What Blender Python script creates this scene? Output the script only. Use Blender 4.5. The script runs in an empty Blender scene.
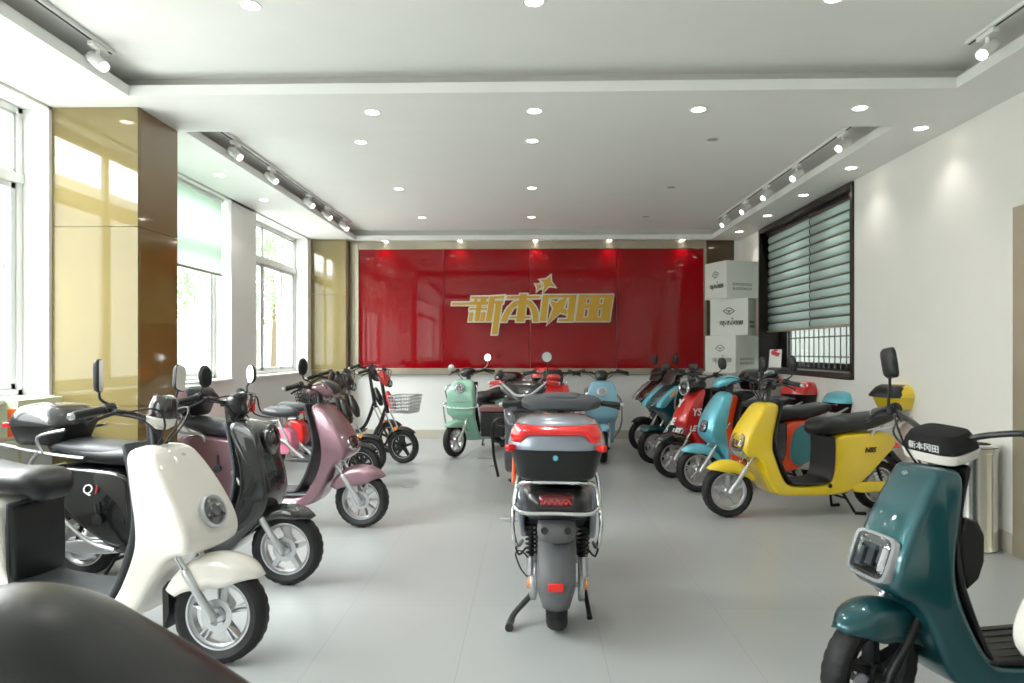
import bpy, bmesh, math, random
from mathutils import Vector, Matrix
random.seed(7)
SC = bpy.context.scene
COL = SC.collection
PI = math.pi
R_ = math.radians
sin, cos = math.sin, math.cos

# ------------------------------------------------------------------ materials
def lin(c):
    c = c / 255.0
    return c / 12.92 if c <= 0.04045 else ((c + 0.055) / 1.055) ** 2.4
def rgb(r, g, b): return (lin(r), lin(g), lin(b), 1.0)
def mat(name, c, rough=0.5, metal=0.0, coat=0.0, emis=0.0, noise=0.0, nscale=20.0, bump=0.0, bscale=120.0,
        trans=0.0, ior=1.45, alpha=1.0, emc=None, spec=None):
    m = bpy.data.materials.new(name); m.use_nodes = True
    nt = m.node_tree; N = nt.nodes; b = N['Principled BSDF']
    col = rgb(*c)
    b.inputs['Base Color'].default_value = col
    b.inputs['Roughness'].default_value = rough
    b.inputs['Metallic'].default_value = metal
    b.inputs['Coat Weight'].default_value = coat
    b.inputs['Coat Roughness'].default_value = 0.04
    b.inputs['IOR'].default_value = ior
    if spec is not None: b.inputs['Specular IOR Level'].default_value = spec
    if trans: b.inputs['Transmission Weight'].default_value = trans
    if alpha < 1: b.inputs['Alpha'].default_value = alpha
    if emis:
        b.inputs['Emission Color'].default_value = rgb(*(emc or c)); b.inputs['Emission Strength'].default_value = emis
    if noise or bump:
        tc = N.new('ShaderNodeTexCoord')
        nz = N.new('ShaderNodeTexNoise'); nz.inputs['Scale'].default_value = nscale; nz.inputs['Detail'].default_value = 4
        nt.links.new(tc.outputs['Object'], nz.inputs['Vector'])
        if noise:
            mx = N.new('ShaderNodeMix'); mx.data_type = 'RGBA'
            mx.inputs[6].default_value = tuple(max(0, x * (1 - noise)) for x in col[:3]) + (1,)
            mx.inputs[7].default_value = tuple(min(1, x * (1 + noise)) for x in col[:3]) + (1,)
            nt.links.new(nz.outputs['Fac'], mx.inputs[0]); nt.links.new(mx.outputs[2], b.inputs['Base Color'])
        if bump:
            n2 = N.new('ShaderNodeTexNoise'); n2.inputs['Scale'].default_value = bscale; n2.inputs['Detail'].default_value = 3
            nt.links.new(tc.outputs['Object'], n2.inputs['Vector'])
            bp = N.new('ShaderNodeBump'); bp.inputs['Strength'].default_value = bump; bp.inputs['Distance'].default_value = 0.002
            nt.links.new(n2.outputs['Fac'], bp.inputs['Height']); nt.links.new(bp.outputs['Normal'], b.inputs['Normal'])
    return m
def paint(name, c, metal=0.0, rough=0.3): 
    return mat(name, c, rough=rough, metal=metal, coat=1.0, noise=0.06, nscale=260)
P = {}
P['white'] = paint('pearl_white_paint', (236, 230, 220))
P['cream'] = paint('cream_white_paint', (238, 234, 224))
P['black'] = paint('gloss_black_paint', (24, 25, 28), 0.0, 0.25)
P['charcoal'] = paint('charcoal_flake_paint', (16, 17, 19), 0.1, 0.22)
P['mauve'] = paint('mauve_metallic_paint', (150, 113, 124), 0.55, 0.33)
P['teal'] = paint('dark_teal_metallic_paint', (20, 80, 88), 0.6, 0.28)
P['tealpanel'] = paint('teal_side_paint', (52, 132, 140), 0.4, 0.3)
P['cyan'] = paint('light_blue_metallic_paint', (100, 192, 214), 0.45, 0.3)
P['yellow'] = paint('lemon_yellow_paint', (236, 200, 10))
P['orange'] = paint('orange_red_paint', (238, 66, 22))
P['red'] = paint('bright_red_paint', (206, 24, 26))
P['mint'] = paint('mint_green_paint', (150, 206, 182))
P['sky'] = paint('pale_sky_blue_paint', (138, 190, 216))
P['grey'] = paint('blue_grey_metallic_paint', (140, 148, 162), 0.6, 0.3)
P['dgrey'] = paint('dark_grey_metallic_paint', (70, 70, 76), 0.5, 0.32)
P['silver'] = paint('silver_paint', (190, 192, 196), 0.7, 0.25)
PL = mat('black_plastic', (15, 15, 16), 0.45, bump=0.25, bscale=400)
PLG = mat('dark_grey_plastic', (58, 62, 66), 0.5, bump=0.25, bscale=400)
PLM = mat('grey_matte_plastic', (88, 90, 92), 0.5, bump=0.2, bscale=400)
RUB = mat('tyre_rubber', (14, 14, 15), 0.62, noise=0.2, bump=0.3, bscale=200)
LEA = mat('black_leatherette', (17, 18, 20), 0.36, bump=0.35, bscale=240)
LEB = mat('dark_brown_grey_leatherette', (60, 62, 66), 0.4, bump=0.3, bscale=240)
CHR = mat('polished_chrome', (225, 226, 228), 0.12, 1.0, noise=0.03)
ALU = mat('cast_aluminium', (200, 201, 204), 0.32, 1.0, noise=0.05)
ALD = mat('satin_silver_paint', (196, 198, 200), 0.35, 0.75, noise=0.04)
DRK = mat('dark_steel', (44, 44, 46), 0.4, 0.8, noise=0.1)
BLKM = mat('black_enamel', (18, 18, 19), 0.28, 0.0, coat=0.5)
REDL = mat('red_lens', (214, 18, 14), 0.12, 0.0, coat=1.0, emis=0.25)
DREDL = mat('smoked_red_lens', (92, 16, 20), 0.12, 0.0, coat=1.0)
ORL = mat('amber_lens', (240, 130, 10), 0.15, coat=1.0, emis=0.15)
LENS = mat('clear_lamp_lens', (200, 206, 212), 0.06, 0.1, coat=1.0, noise=0.4, nscale=60)
REFL = mat('lamp_reflector', (70, 72, 76), 0.15, 0.9, noise=0.5, nscale=45)
MIR = mat('mirror_glass', (235, 238, 240), 0.02, 1.0)
MIRW = mat('milky_mirror_film', (225, 222, 215), 0.25, 0.2)
REDP = mat('red_plastic', (205, 30, 28), 0.3, coat=0.6)
ORP = mat('orange_enamel', (236, 92, 28), 0.3, coat=0.6)
PINK = mat('pink_paint', (226, 120, 150), 0.3, coat=0.6)
WTXT = mat('white_lettering', (235, 235, 235), 0.4)
DTXT = mat('dark_lettering', (30, 30, 30), 0.4)
BRN = mat('maroon_black_cover', (34, 24, 26), 0.18, coat=1.0)
FELT = mat('black_knit_cover', (14, 14, 15), 0.9, bump=0.6, bscale=900)
FILM = mat('grey_rubber_mat', (100, 106, 110), 0.42, noise=0.12, nscale=30, bump=0.3, bscale=160)
CARD = mat('matt_black_plastic', (12, 12, 13), 0.55)

# ------------------------------------------------------------------ mesh builder
def cr(pts, n=4):
    """Catmull-Rom through tuples of any length."""
    out = []
    L = len(pts)
    for i in range(L - 1):
        p0 = pts[max(i - 1, 0)]; p1 = pts[i]; p2 = pts[i + 1]; p3 = pts[min(i + 2, L - 1)]
        for k in range(n):
            t = k / n
            out.append(tuple(0.5 * ((2 * b) + (-a + c) * t + (2 * a - 5 * b + 4 * c - d) * t * t + (-a + 3 * b - 3 * c + d) * t ** 3)
                             for a, b, c, d in zip(p0, p1, p2, p3)))
    out.append(tuple(pts[-1])); return out
def chaikin(poly, it=2, q=0.25):
    for _ in range(it):
        o = []
        for i in range(len(poly)):
            a = poly[i]; b = poly[(i + 1) % len(poly)]
            o.append(tuple(x * (1 - q) + y * q for x, y in zip(a, b)))
            o.append(tuple(x * q + y * (1 - q) for x, y in zip(a, b)))
        poly = o
    return poly
def sgp(v, p): return math.copysign(abs(v) ** p, v)

class MB:
    def __init__(s): s.v = []; s.f = []
    def rings(s, rs, closed=True, capa=True, capb=True, loop=False):
        o = len(s.v); n = len(rs[0])
        for r in rs: s.v += [tuple(p) for p in r]
        m = len(rs)
        for i in range(m if loop else m - 1):
            i2 = (i + 1) % m
            for j in range(n if closed else n - 1):
                j2 = (j + 1) % n
                s.f.append((o + i * n + j, o + i * n + j2, o + i2 * n + j2, o + i2 * n + j))
        if capa and not loop: s.f.append(tuple(o + j for j in range(n))[::-1])
        if capb and not loop: s.f.append(tuple(o + (m - 1) * n + j for j in range(n)))
        return s
    def tube(s, pts, r, n=8, smooth=0, caps=True):
        pts = [tuple(p) for p in pts]
        if not isinstance(r, (list, tuple)): r = [r] * len(pts)
        if smooth:
            q = cr([p + (rr,) for p, rr in zip(pts, r)], smooth); pts = [x[:3] for x in q]; r = [x[3] for x in q]
        P_ = [Vector(p) for p in pts]; rs = []; up = None
        for i, p in enumerate(P_):
            t = (P_[min(i + 1, len(P_) - 1)] - P_[max(i - 1, 0)])
            if t.length < 1e-9: t = Vector((0, 0, 1))
            t.normalize()
            if up is None: up = Vector((0, 0, 1)) if abs(t.z) < 0.9 else Vector((1, 0, 0))
            a = t.cross(up)
            if a.length < 1e-6: a = t.cross(Vector((0, 1, 0)))
            a.normalize(); b = t.cross(a).normalized(); up = -b if b.dot(up) < 0 else b
            rs.append([tuple(p + (a * cos(2 * PI * k / n) + b * sin(2 * PI * k / n)) * r[i]) for k in range(n)])
        return s.rings(rs, capa=caps, capb=caps)
    def box(s, c, d, M=None, taper=1.0):
        x, y, z = c; a, b, h = d[0] / 2, d[1] / 2, d[2] / 2
        o = len(s.v)
        pts = [(-a, -b, -h), (a, -b, -h), (a, b, -h), (-a, b, -h), (-a * taper, -b * taper, h), (a * taper, -b * taper, h), (a * taper, b * taper, h), (-a * taper, b * taper, h)]
        for p in pts:
            q = Vector(p)
            if M is not None: q = M @ q
            s.v.append((q.x + x, q.y + y, q.z + z))
        for f in ((0, 3, 2, 1), (4, 5, 6, 7), (0, 1, 5, 4), (1, 2, 6, 5), (2, 3, 7, 6), (3, 0, 4, 7)): s.f.append(tuple(o + k for k in f))
        return s
    def bb(s, x0, x1, y0, y1, z0, z1): return s.box(((x0 + x1) / 2, (y0 + y1) / 2, (z0 + z1) / 2), (abs(x1 - x0), abs(y1 - y0), abs(z1 - z0)))
    def lathe(s, prof, M, n=32, closed=False):
        """prof: (r, h) pairs, axis = local z of M."""
        rs = []
        for r, h in prof: rs.append([tuple(M @ Vector((r * cos(2 * PI * k / n), r * sin(2 * PI * k / n), h))) for k in range(n)])
        return s.rings(rs, loop=closed, capa=prof[0][0] > 1e-5, capb=prof[-1][0] > 1e-5)
    def vloft(s, rg, n=28, M=None):
        """rg: (z, cx, cy, rx, ry, p) superellipse rings."""
        rs = []
        for z, cx, cy, rx, ry, p in rg:
            r = []
            for k in range(n):
                a = 2 * PI * k / n
                q = Vector((cx + sgp(cos(a), 2 / p) * rx, cy + sgp(sin(a), 2 / p) * ry, z))
                if M is not None: q = M @ q
                r.append(tuple(q))
            rs.append(r)
        return s.rings(rs)
    def sweep(s, st, sm=4, n=20, p=3.0, ends=True):
        """st: (x, z, halfthick, halfwidth) path in the XZ plane, width along Y."""
        q = cr(st, sm) if sm else st
        if ends:
            a, b = q[0], q[1]; e, g = q[-1], q[-2]
            def ex(a, b, k, sc):
                d = math.hypot(a[0] - b[0], a[1] - b[1]) or 1e-6; t = a[2] * k
                return (a[0] + (a[0] - b[0]) / d * t, a[1] + (a[1] - b[1]) / d * t, a[2] * sc, a[3] - (a[2] * (1 - sc)))
            q = [ex(a, b, .75, .35), ex(a, b, .45, .78)] + q + [ex(e, g, .45, .78), ex(e, g, .75, .35)]
        rs = []
        for i, (x, z, th, w) in enumerate(q):
            a = q[max(i - 1, 0)]; b = q[min(i + 1, len(q) - 1)]
            tx, tz = b[0] - a[0], b[1] - a[1]; l = math.hypot(tx, tz) or 1e-6; nx, nz = -tz / l, tx / l
            r = []
            for k in range(n):
                an = 2 * PI * k / n; u = sgp(cos(an), 2 / p) * max(w, .002); v = sgp(sin(an), 2 / p) * max(th, .001)
                r.append((x + nx * v, u, z + nz * v))
            rs.append(r)
        return s.rings(rs)
    def pillow(s, poly, r=0.02, crown=0.01, it=2, y0=None, y1=None, seg=4, q=0.25):
        """poly: (x, z, halfwidth) outline; symmetric about Y (or spanning y0..y1)."""
        pl = chaikin(poly, it, q) if it else list(poly)
        n = len(pl)
        area = sum(pl[i][0] * pl[(i + 1) % n][1] - pl[(i + 1) % n][0] * pl[i][1] for i in range(n))
        sg = 1 if area > 0 else -1
        nr = []
        for i in range(n):
            a = pl[i - 1]; b = pl[(i + 1) % n]; tx, tz = b[0] - a[0], b[1] - a[1]; l = math.hypot(tx, tz) or 1e-6
            nr.append((tz / l * sg, -tx / l * sg))
        ts = []
        for k in range(seg + 1):
            a = PI / 2 * k / seg; ts.append((sin(a), 1 - cos(a)))
        lay = [(-1, -a, b) for a, b in ts[::-1]] + [(0, -0.5, 0), (0, 0, 0), (0, 0.5, 0)] + [(1, a, b) for a, b in ts]
        rs = []
        for kind, a, b in lay:
            ring = []
            for (x, z, w), (nx, nz) in zip(pl, nr):
                w = max(w, r * 1.5, .004)
                if kind == 0: y = a * (w - r); ins = 0
                else: y = math.copysign(w - r + r * abs(a), a if a else kind); ins = r * b
                ins += crown * (y / w) ** 2
                yy = y
                if y0 is not None: yy = (y0 + y1) / 2 + y / w * (y1 - y0) / 2
                ring.append((x - nx * ins, yy, z - nz * ins))
            rs.append(ring)
        return s.rings(rs)
    def build(s, name, m, parent=None, M=None, ang=38, bevel=0, solid=0, sub=0, flat=False):
        me = bpy.data.meshes.new(name)
        v = s.v
        if M is not None: v = [tuple(M @ Vector(p)) for p in v]
        me.from_pydata(v, [], s.f); me.validate()
        bm = bmesh.new(); bm.from_mesh(me)
        bmesh.ops.remove_doubles(bm, verts=bm.verts, dist=1e-6)
        bmesh.ops.recalc_face_normals(bm, faces=bm.faces)
        big = [f for f in bm.faces if len(f.verts) > 8]
        if big: bmesh.ops.triangulate(bm, faces=big)
        th = R_(ang)
        for f in bm.faces: f.smooth = not flat
        for e in bm.edges:
            if len(e.link_faces) == 2: e.smooth = e.calc_face_angle(0) < th
        bm.to_mesh(me); bm.free()
        o = bpy.data.objects.new(name, me); COL.objects.link(o)
        me.materials.append(m)
        if parent is not None: o.parent = parent
        if bevel:
            b = o.modifiers.new('b', 'BEVEL'); b.width = bevel; b.segments = 2; b.limit_method = 'ANGLE'; b.angle_limit = R_(40)
        if solid:
            b = o.modifiers.new('s', 'SOLIDIFY'); b.thickness = solid; b.offset = 0
        if sub:
            b = o.modifiers.new('u', 'SUBSURF'); b.levels = b.render_levels = sub
        return o

def tag(o, label=None, cat=None, group=None, kind=None):
    if label: o['label'] = label
    if cat: o['category'] = cat
    if group: o['group'] = group
    if kind: o['kind'] = kind
    return o
def thing(name, label, cat, loc=(0, 0, 0), rz=0, group=None):
    o = bpy.data.objects.new(name, None); COL.objects.link(o); o.empty_display_size = 0.1
    o.location = loc; o.rotation_euler = (0, 0, rz)
    return tag(o, label, cat, group)
def struct(name, mb, m, parent=None, **k):
    o = mb.build(name, m, parent, **k)
    if parent is None: o['kind'] = 'structure'
    return o
def dirM(pos, nrm, up=(0, 0, 1)):
    z = Vector(nrm).normalized(); u = Vector(up)
    x = u.cross(z)
    if x.length < 1e-4: x = Vector((1, 0, 0)).cross(z)
    x.normalize(); y = z.cross(x)
    M = Matrix((x, y, z)).transposed().to_4x4(); M.translation = Vector(pos); return M   # local x = side, y = up, z = normal
def text_mesh(name, body, size, M, m, parent, ext=0.0008, shear=0.0, bold=0.0, label=None):
    cu = bpy.data.curves.new(name, 'FONT'); cu.body = body; cu.size = size; cu.extrude = ext; cu.shear = shear; cu.offset = bold
    cu.align_x = 'CENTER'; cu.align_y = 'CENTER'; cu.resolution_u = 3
    t = bpy.data.objects.new('tmp', cu); COL.objects.link(t)
    dg = bpy.context.evaluated_depsgraph_get(); me = bpy.data.meshes.new_from_object(t.evaluated_get(dg))
    bpy.data.objects.remove(t); bpy.data.curves.remove(cu)
    me.transform(M); me.name = name; me.materials.clear(); me.materials.append(m)
    o = bpy.data.objects.new(name, me); COL.objects.link(o); o.parent = parent
    if label: o['label'] = label
    return o
def poly_mesh(name, polys, M, m, parent, ext=0.001, sc=1.0):
    """polys: list of point lists (with possible holes given in the same spline set) -> filled, extruded mesh."""
    cu = bpy.data.curves.new(name, 'CURVE'); cu.dimensions = '2D'; cu.fill_mode = 'BOTH'; cu.extrude = ext
    vs = []
    dg = None
    me_all = MB(); k = 0
    objs = []
    for grp in polys:
        cu = bpy.data.curves.new(name, 'CURVE'); cu.dimensions = '2D'; cu.fill_mode = 'BOTH'; cu.extrude = ext
        for pl in grp:
            sp = cu.splines.new('POLY'); sp.points.add(len(pl) - 1)
            for i, p in enumerate(pl): sp.points[i].co = (p[0] * sc, p[1] * sc, 0, 1)
            sp.use_cyclic_u = True
        t = bpy.data.objects.new('tmp', cu); COL.objects.link(t)
        dg = bpy.context.evaluated_depsgraph_get(); me = bpy.data.meshes.new_from_object(t.evaluated_get(dg))
        o = len(me_all.v); k += 1; me_all.v += [(v.co.x, v.co.y, v.co.z + k * .00035 * (ext / .002 if ext > .002 else .25)) for v in me.vertices]; me_all.f += [tuple(o + i for i in f.vertices) for f in me.polygons]
        bpy.data.objects.remove(t); bpy.data.curves.remove(cu); bpy.data.meshes.remove(me)
    return me_all.build(name, m, parent, M=M, flat=True)
def offset_poly(pl, d):
    n = len(pl); area = sum(pl[i][0] * pl[(i + 1) % n][1] - pl[(i + 1) % n][0] * pl[i][1] for i in range(n)); sg = 1 if area > 0 else -1
    out = []
    for i in range(n):
        a, b, c = pl[i - 1], pl[i], pl[(i + 1) % n]
        def nrm(p, q):
            tx, ty = q[0] - p[0], q[1] - p[1]; l = math.hypot(tx, ty) or 1; return (ty / l * sg, -tx / l * sg)
        n1, n2 = nrm(a, b), nrm(b, c); k = 1 + n1[0] * n2[0] + n1[1] * n2[1]; k = max(k, .35)
        out.append((b[0] + (n1[0] + n2[0]) / k * d, b[1] + (n1[1] + n2[1]) / k * d))
    return out
# the four characters and the stars of the wall sign, drawn stroke by stroke (units: hundredths of a sign height)
def _o(pl): return [(x + 729, y) for x, y in pl]
LOGO = [[[(30, 297), (205, 297), (205, 321), (24, 321)]], [[(205, 243), (368, 243), (362, 265), (202, 265)]],
        [[(235, 263), (262, 263), (258, 292), (230, 292)]], [[(290, 263), (345, 263), (340, 292), (285, 292)]],
        [[(200, 290), (362, 290), (355, 322), (196, 322)]], [[(190, 348), (350, 348), (346, 368), (186, 368)]],
        [[(252, 318), (298, 318), (280, 470), (234, 470)]], [[(190, 388), (224, 388), (212, 470), (178, 470)]],
        [[(296, 388), (335, 388), (325, 470), (282, 470)]], [[(372, 245), (425, 245), (388, 470), (336, 470)]],
        [[(372, 243), (508, 235), (503, 262), (368, 268)]], [[(420, 285), (500, 285), (494, 310), (415, 310)]],
        [[(430, 287), (485, 287), (440, 590), (390, 590)]],
        [[(530, 243), (834, 238), (826, 262), (522, 268)]], [[(648, 222), (715, 222), (685, 475), (612, 475)]],
        [[(560, 425), (745, 425), (740, 445), (555, 445)]],
        [[(645, 280), (590, 292), (530, 350), (490, 420), (472, 475), (525, 475), (545, 420), (590, 350), (640, 320)]],
        [[(705, 275), (752, 290), (795, 345), (815, 400), (815, 475), (765, 475), (762, 410), (740, 345), (700, 310)]],
        [_o([(130, 232), (433, 232), (430, 256), (125, 262)])], [_o([(126, 240), (184, 240), (155, 470), (98, 470)])],
        [_o([(365, 240), (432, 240), (402, 470), (345, 470)])], [_o([(270, 450), (400, 450), (400, 472), (266, 472)])],
        [_o([(270, 285), (345, 250), (325, 330), (280, 395), (160, 508), (205, 395), (235, 320)])],
        [_o([(188, 285), (240, 298), (352, 375), (345, 412), (285, 395), (215, 345)])],
        [_o([(455, 232), (763, 232), (728, 470), (420, 470)]), _o([(520, 262), (558, 262), (548, 318), (512, 318)]),
         _o([(640, 262), (678, 262), (668, 318), (636, 318)]), _o([(502, 355), (545, 355), (532, 438), (492, 438)]),
         _o([(625, 355), (662, 355), (650, 438), (618, 438)])]]
STARS = [[_o([(198, 55), (202, 112), (238, 158), (180, 150), (122, 218), (140, 150), (130, 115), (100, 92), (158, 88)])],
         [_o([(60, 135), (90, 138), (106, 120), (112, 150), (116, 172), (92, 172), (68, 205), (76, 165)])]]
def grown(groups, d): return [[offset_poly(pl, d if i == 0 else -d) for i, pl in enumerate(g)] for g in groups]
# ------------------------------------------------------------------ the room
CZ, UZ = 2.86, 3.01           # dropped soffit and upper ceiling
XL, XR, YB, YF = -3.12, 3.02, 10.16, -5.0
def wallmat(name, c, rough=0.55): return mat(name, c, rough, noise=0.03, nscale=3, bump=0.06, bscale=60)
WALL = wallmat('white_wall_paint', (236, 236, 233)); CEIL = wallmat('white_ceiling_paint', (240, 240, 236)); WF = mat('white_window_frame', (226, 228, 224), 0.35)
BASEM = mat('beige_skirting_tile', (196, 190, 174), 0.25, noise=0.05, nscale=6)
FL = bpy.data.materials.new('pale_grey_floor_tiles'); FL.use_nodes = True
nt = FL.node_tree; N = nt.nodes; B = N['Principled BSDF']
tc = N.new('ShaderNodeTexCoord'); mp = N.new('ShaderNodeMapping'); mp.inputs['Location'].default_value = (0.29, 0.12, 0)
bk = N.new('ShaderNodeTexBrick'); bk.offset = 0; bk.inputs['Scale'].default_value = 1; bk.inputs['Brick Width'].default_value = 0.6; bk.inputs['Row Height'].default_value = 1.2
bk.inputs['Mortar Size'].default_value = 0.0016; bk.inputs['Mortar Smooth'].default_value = 0.3
bk.inputs['Color1'].default_value = rgb(166, 170, 170); bk.inputs['Color2'].default_value = rgb(170, 173, 172); bk.inputs['Mortar'].default_value = rgb(146, 148, 146)
nz = N.new('ShaderNodeTexNoise'); nz.inputs['Scale'].default_value = 0.7; nz.inputs['Detail'].default_value = 3
mx = N.new('ShaderNodeMix'); mx.data_type = 'RGBA'; mx.blend_type = 'MULTIPLY'; mx.inputs[0].default_value = 0.12
for a, b in ((tc.outputs['Object'], mp.inputs['Vector']), (mp.outputs['Vector'], bk.inputs['Vector']), (tc.outputs['Object'], nz.inputs['Vector']), (bk.outputs['Color'], mx.inputs[6]), (nz.outputs['Fac'], mx.inputs[7]), (mx.outputs[2], B.inputs['Base Color'])): nt.links.new(a, b)
rr = N.new('ShaderNodeMapRange'); rr.inputs['To Min'].default_value = 0.22; rr.inputs['To Max'].default_value = 0.38
nt.links.new(nz.outputs['Fac'], rr.inputs['Value']); nt.links.new(rr.outputs['Result'], B.inputs['Roughness'])
struct('floor', MB().bb(XL - .3, XR + .3, YF - .2, YB + .2, -.12, 0), FL, flat=True)
struct('ceiling', MB().bb(XL - .3, XR + .3, YF - .2, YB + .2, UZ, UZ + .1), CEIL, flat=True)
# soffit ring and beam: plates with a lip that leaves a shadow gap (cove) under the upper ceiling
sof = MB()
TXa, TXb = -2.50, 2.58
def plate(x0, x1, y0, y1): sof.bb(x0, x1, y0, y1, CZ, CZ + .065)
plate(XL, TXa, YF, YB); plate(TXb, XR, YF, YB); plate(TXa, TXb, 4.3, 5.02); plate(TXa, TXb, 9.98, YB); plate(TXa, TXb, YF, -1.4)
rs = MB(); g = 0.12
rs.bb(XL, TXa - g, YF, YB, CZ + .065, UZ); rs.bb(TXb + g, XR, YF, YB, CZ + .065, UZ); rs.bb(TXa - g, TXb + g, 4.3 + g, 5.02 - g, CZ + .065, UZ); rs.bb(TXa - g, TXb + g, YB - .1, YB, CZ + .065, UZ)
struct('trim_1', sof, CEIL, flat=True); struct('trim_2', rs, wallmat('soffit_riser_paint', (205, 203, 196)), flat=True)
# left wall with three windows to the soffit
lw = MB(); T = 0.26; GX = XL - 0.2
lw.bb(XL - T, XL, YF, YB, 0, 0.98); lw.bb(XL - T, XL, .9, 1.6, .98, UZ); lw.bb(XL - T, XL, YF, -3.6, .98, UZ); lw.bb(XL - T, XL, 4.46, 5.02, .98, UZ); lw.bb(XL - T, XL, 7.24, 7.9, .98, UZ); lw.bb(XL - T, XL, 9.74, YB, .98, UZ)
lw.bb(XL - T, XL, -3.7, 9.8, CZ - .02, UZ)
struct('wall_left', lw, WALL, flat=True)
GL = bpy.data.materials.new('window_glass'); GL.use_nodes = True
nt = GL.node_tree; N = nt.nodes; N.remove(N['Principled BSDF']); out = N['Material Output']
tr = N.new('ShaderNodeBsdfTransparent'); tr.inputs[0].default_value = (.96, .98, .97, 1); gs = N.new('ShaderNodeBsdfGlossy'); gs.inputs['Roughness'].default_value = 0.01
fr0 = N.new('ShaderNodeLayerWeight'); fr0.inputs[0].default_value = .5; fr = N.new('ShaderNodeMath'); fr.operation = 'POWER'; fr.inputs[1].default_value = 5; nt.links.new(fr0.outputs['Facing'], fr.inputs[0]); ms = N.new('ShaderNodeMixShader')
nt.links.new(fr.outputs[0], ms.inputs[0]); nt.links.new(tr.outputs[0], ms.inputs[1]); nt.links.new(gs.outputs[0], ms.inputs[2]); nt.links.new(ms.outputs[0], out.inputs[0])
def window(n, y0, y1, mull, ztr=2.38):
    r = thing('window_%d' % n, None, None); r['kind'] = 'structure'
    f = MB(); x0, x1 = GX - .03, GX + .03; w = .045
    f.bb(x0, x1, y0, y1, .98, .98 + w); f.bb(x0, x1, y0, y1, CZ - .06, CZ - .02); f.bb(x0, x1, y0, y0 + w, .98, CZ - .02); f.bb(x0, x1, y1 - w, y1, .98, CZ - .02)
    f.bb(x0, x1 + .01, y0, y1, ztr - .03, ztr + .035)
    f.build('window_frame', WF, r, bevel=.004)
    s = MB(); edges = [y0 + w] + mull + [y1 - w]
    for i, (a, b) in enumerate(zip(edges, edges[1:])):
        xo = .012 * (i % 2)
        for (zz0, zz1, ww) in ((1.025, ztr - .03, .04), (ztr + .035, CZ - .06, .02)):
            s.bb(GX - .02 + xo, GX + .015 + xo, a, a + ww, zz0, zz1); s.bb(GX - .02 + xo, GX + .015 + xo, b - ww, b, zz0, zz1)
            s.bb(GX - .02 + xo, GX + .015 + xo, a, b, zz0, zz0 + ww); s.bb(GX - .02 + xo, GX + .015 + xo, a, b, zz1 - ww, zz1)
    s.build('sash', mat('sash_paint', (205, 208, 206), 0.35), r, bevel=.003)
    MB().bb(GX - .004, GX + .001, y0 + .02, y1 - .02, 1.0, CZ - .04).build('glass_pane', GL, r)
    MB().bb(GX, XL + .03, y0 - .02, y1 + .02, .955, .985).build('window_sill', WF, r, bevel=.004)
    k = MB()
    for m_ in mull[:1]: k.lathe([(.022, 0), (.022, .015), (.012, .02), (0, .02)], dirM((GX + .03, m_ + .03, 1.62), (1, 0, 0)), 14)
    k.build('catch', mat('brass_catch', (170, 150, 100), .3, .8), r)
window(1, 1.6, 4.46, [2.6, 3.6]); window(2, 5.02, 7.24, [5.7, 6.2]); window(3, 7.9, 9.74, [8.55, 9.2]); window(5, -3.6, .9, [-2.2, -.8])
# back wall, skirting, red glass panel, metal surround
struct('wall_back', MB().bb(XL - .3, XR + .3, YB, YB + .2, 0, UZ + .1), WALL, flat=True)
struct('baseboard_back', MB().bb(XL, XR, YB - .015, YB, 0, .125), BASEM, flat=True)
struct('baseboard_right', MB().bb(XR - .015, XR, 4.44, YB - .015, 0, .125), BASEM, flat=True)
struct('baseboard_left', MB().bb(XL, XL + .015, YF, YB - .015, 0, .125), BASEM, flat=True)
RG = mat('red_back_painted_glass', (142, 3, 12), 0.03, spec=.35, ior=1.48)
def metal_brush(name, c, rough):
    m = mat(name, c, rough, 1.0, noise=0.08, nscale=4); return m
TRM = metal_brush('champagne_metal_trim', (186, 178, 158), 0.3)
sg_ = MB()
for x0, x1 in ((-2.49, -1.247), (-1.244, 0.0), (0.003, 1.245), (1.248, 2.49)): sg_.bb(x0, x1, YB - .045, YB - .02, 1.02, 2.745)
sign = thing('sign_panel', 'wide glossy red glass panel in a champagne metal surround on back wall', 'wall panel', (0, YB, 1.0))
def loc_under(o, par): o.parent = par; o.matrix_parent_inverse = Matrix.Translation(par.location).inverted(); return o
loc_under(sg_.build('glass_sheet', RG, None, bevel=.002), sign)
t = MB(); t.bb(-2.6, -2.49, YB - .055, YB, .93, CZ); t.bb(2.49, 2.53, YB - .055, YB, .93, CZ); t.bb(-2.49, 2.49, YB - .055, YB, .93, 1.02); t.bb(-2.49, 2.49, YB - .055, YB, 2.745, CZ)
loc_under(t.build('surround', TRM, None, bevel=.003), sign)
sc_ = .0145 / 9.11
def logo_M(x0, ytop, z0, s, nrm_y=-1):
    # logo px (x right, y down) -> wall facing -Y
    return Matrix.Translation((x0, ytop, z0)) @ Matrix(((s, 0, 0, 0), (0, 0, -1, 0), (0, -s, 0, 0), (0, 0, 0, 1)))
LM = logo_M(-2.51 + (450 - 357) * .014417, YB - .06, 2.75 - (270 - 248.7) * .01445, .014417 / 9.11)
lg = thing('logo_lettering', 'raised gold four-character sign with two stars and silver edges on red panel', 'sign', (0.1, YB - .06, 2.1))
GOLD = mat('brushed_gold', (200, 152, 52), 0.3, 0.6, noise=0.12, nscale=9); SILV = mat('silver_sign_edge', (222, 218, 206), 0.3, 0.6)
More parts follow.
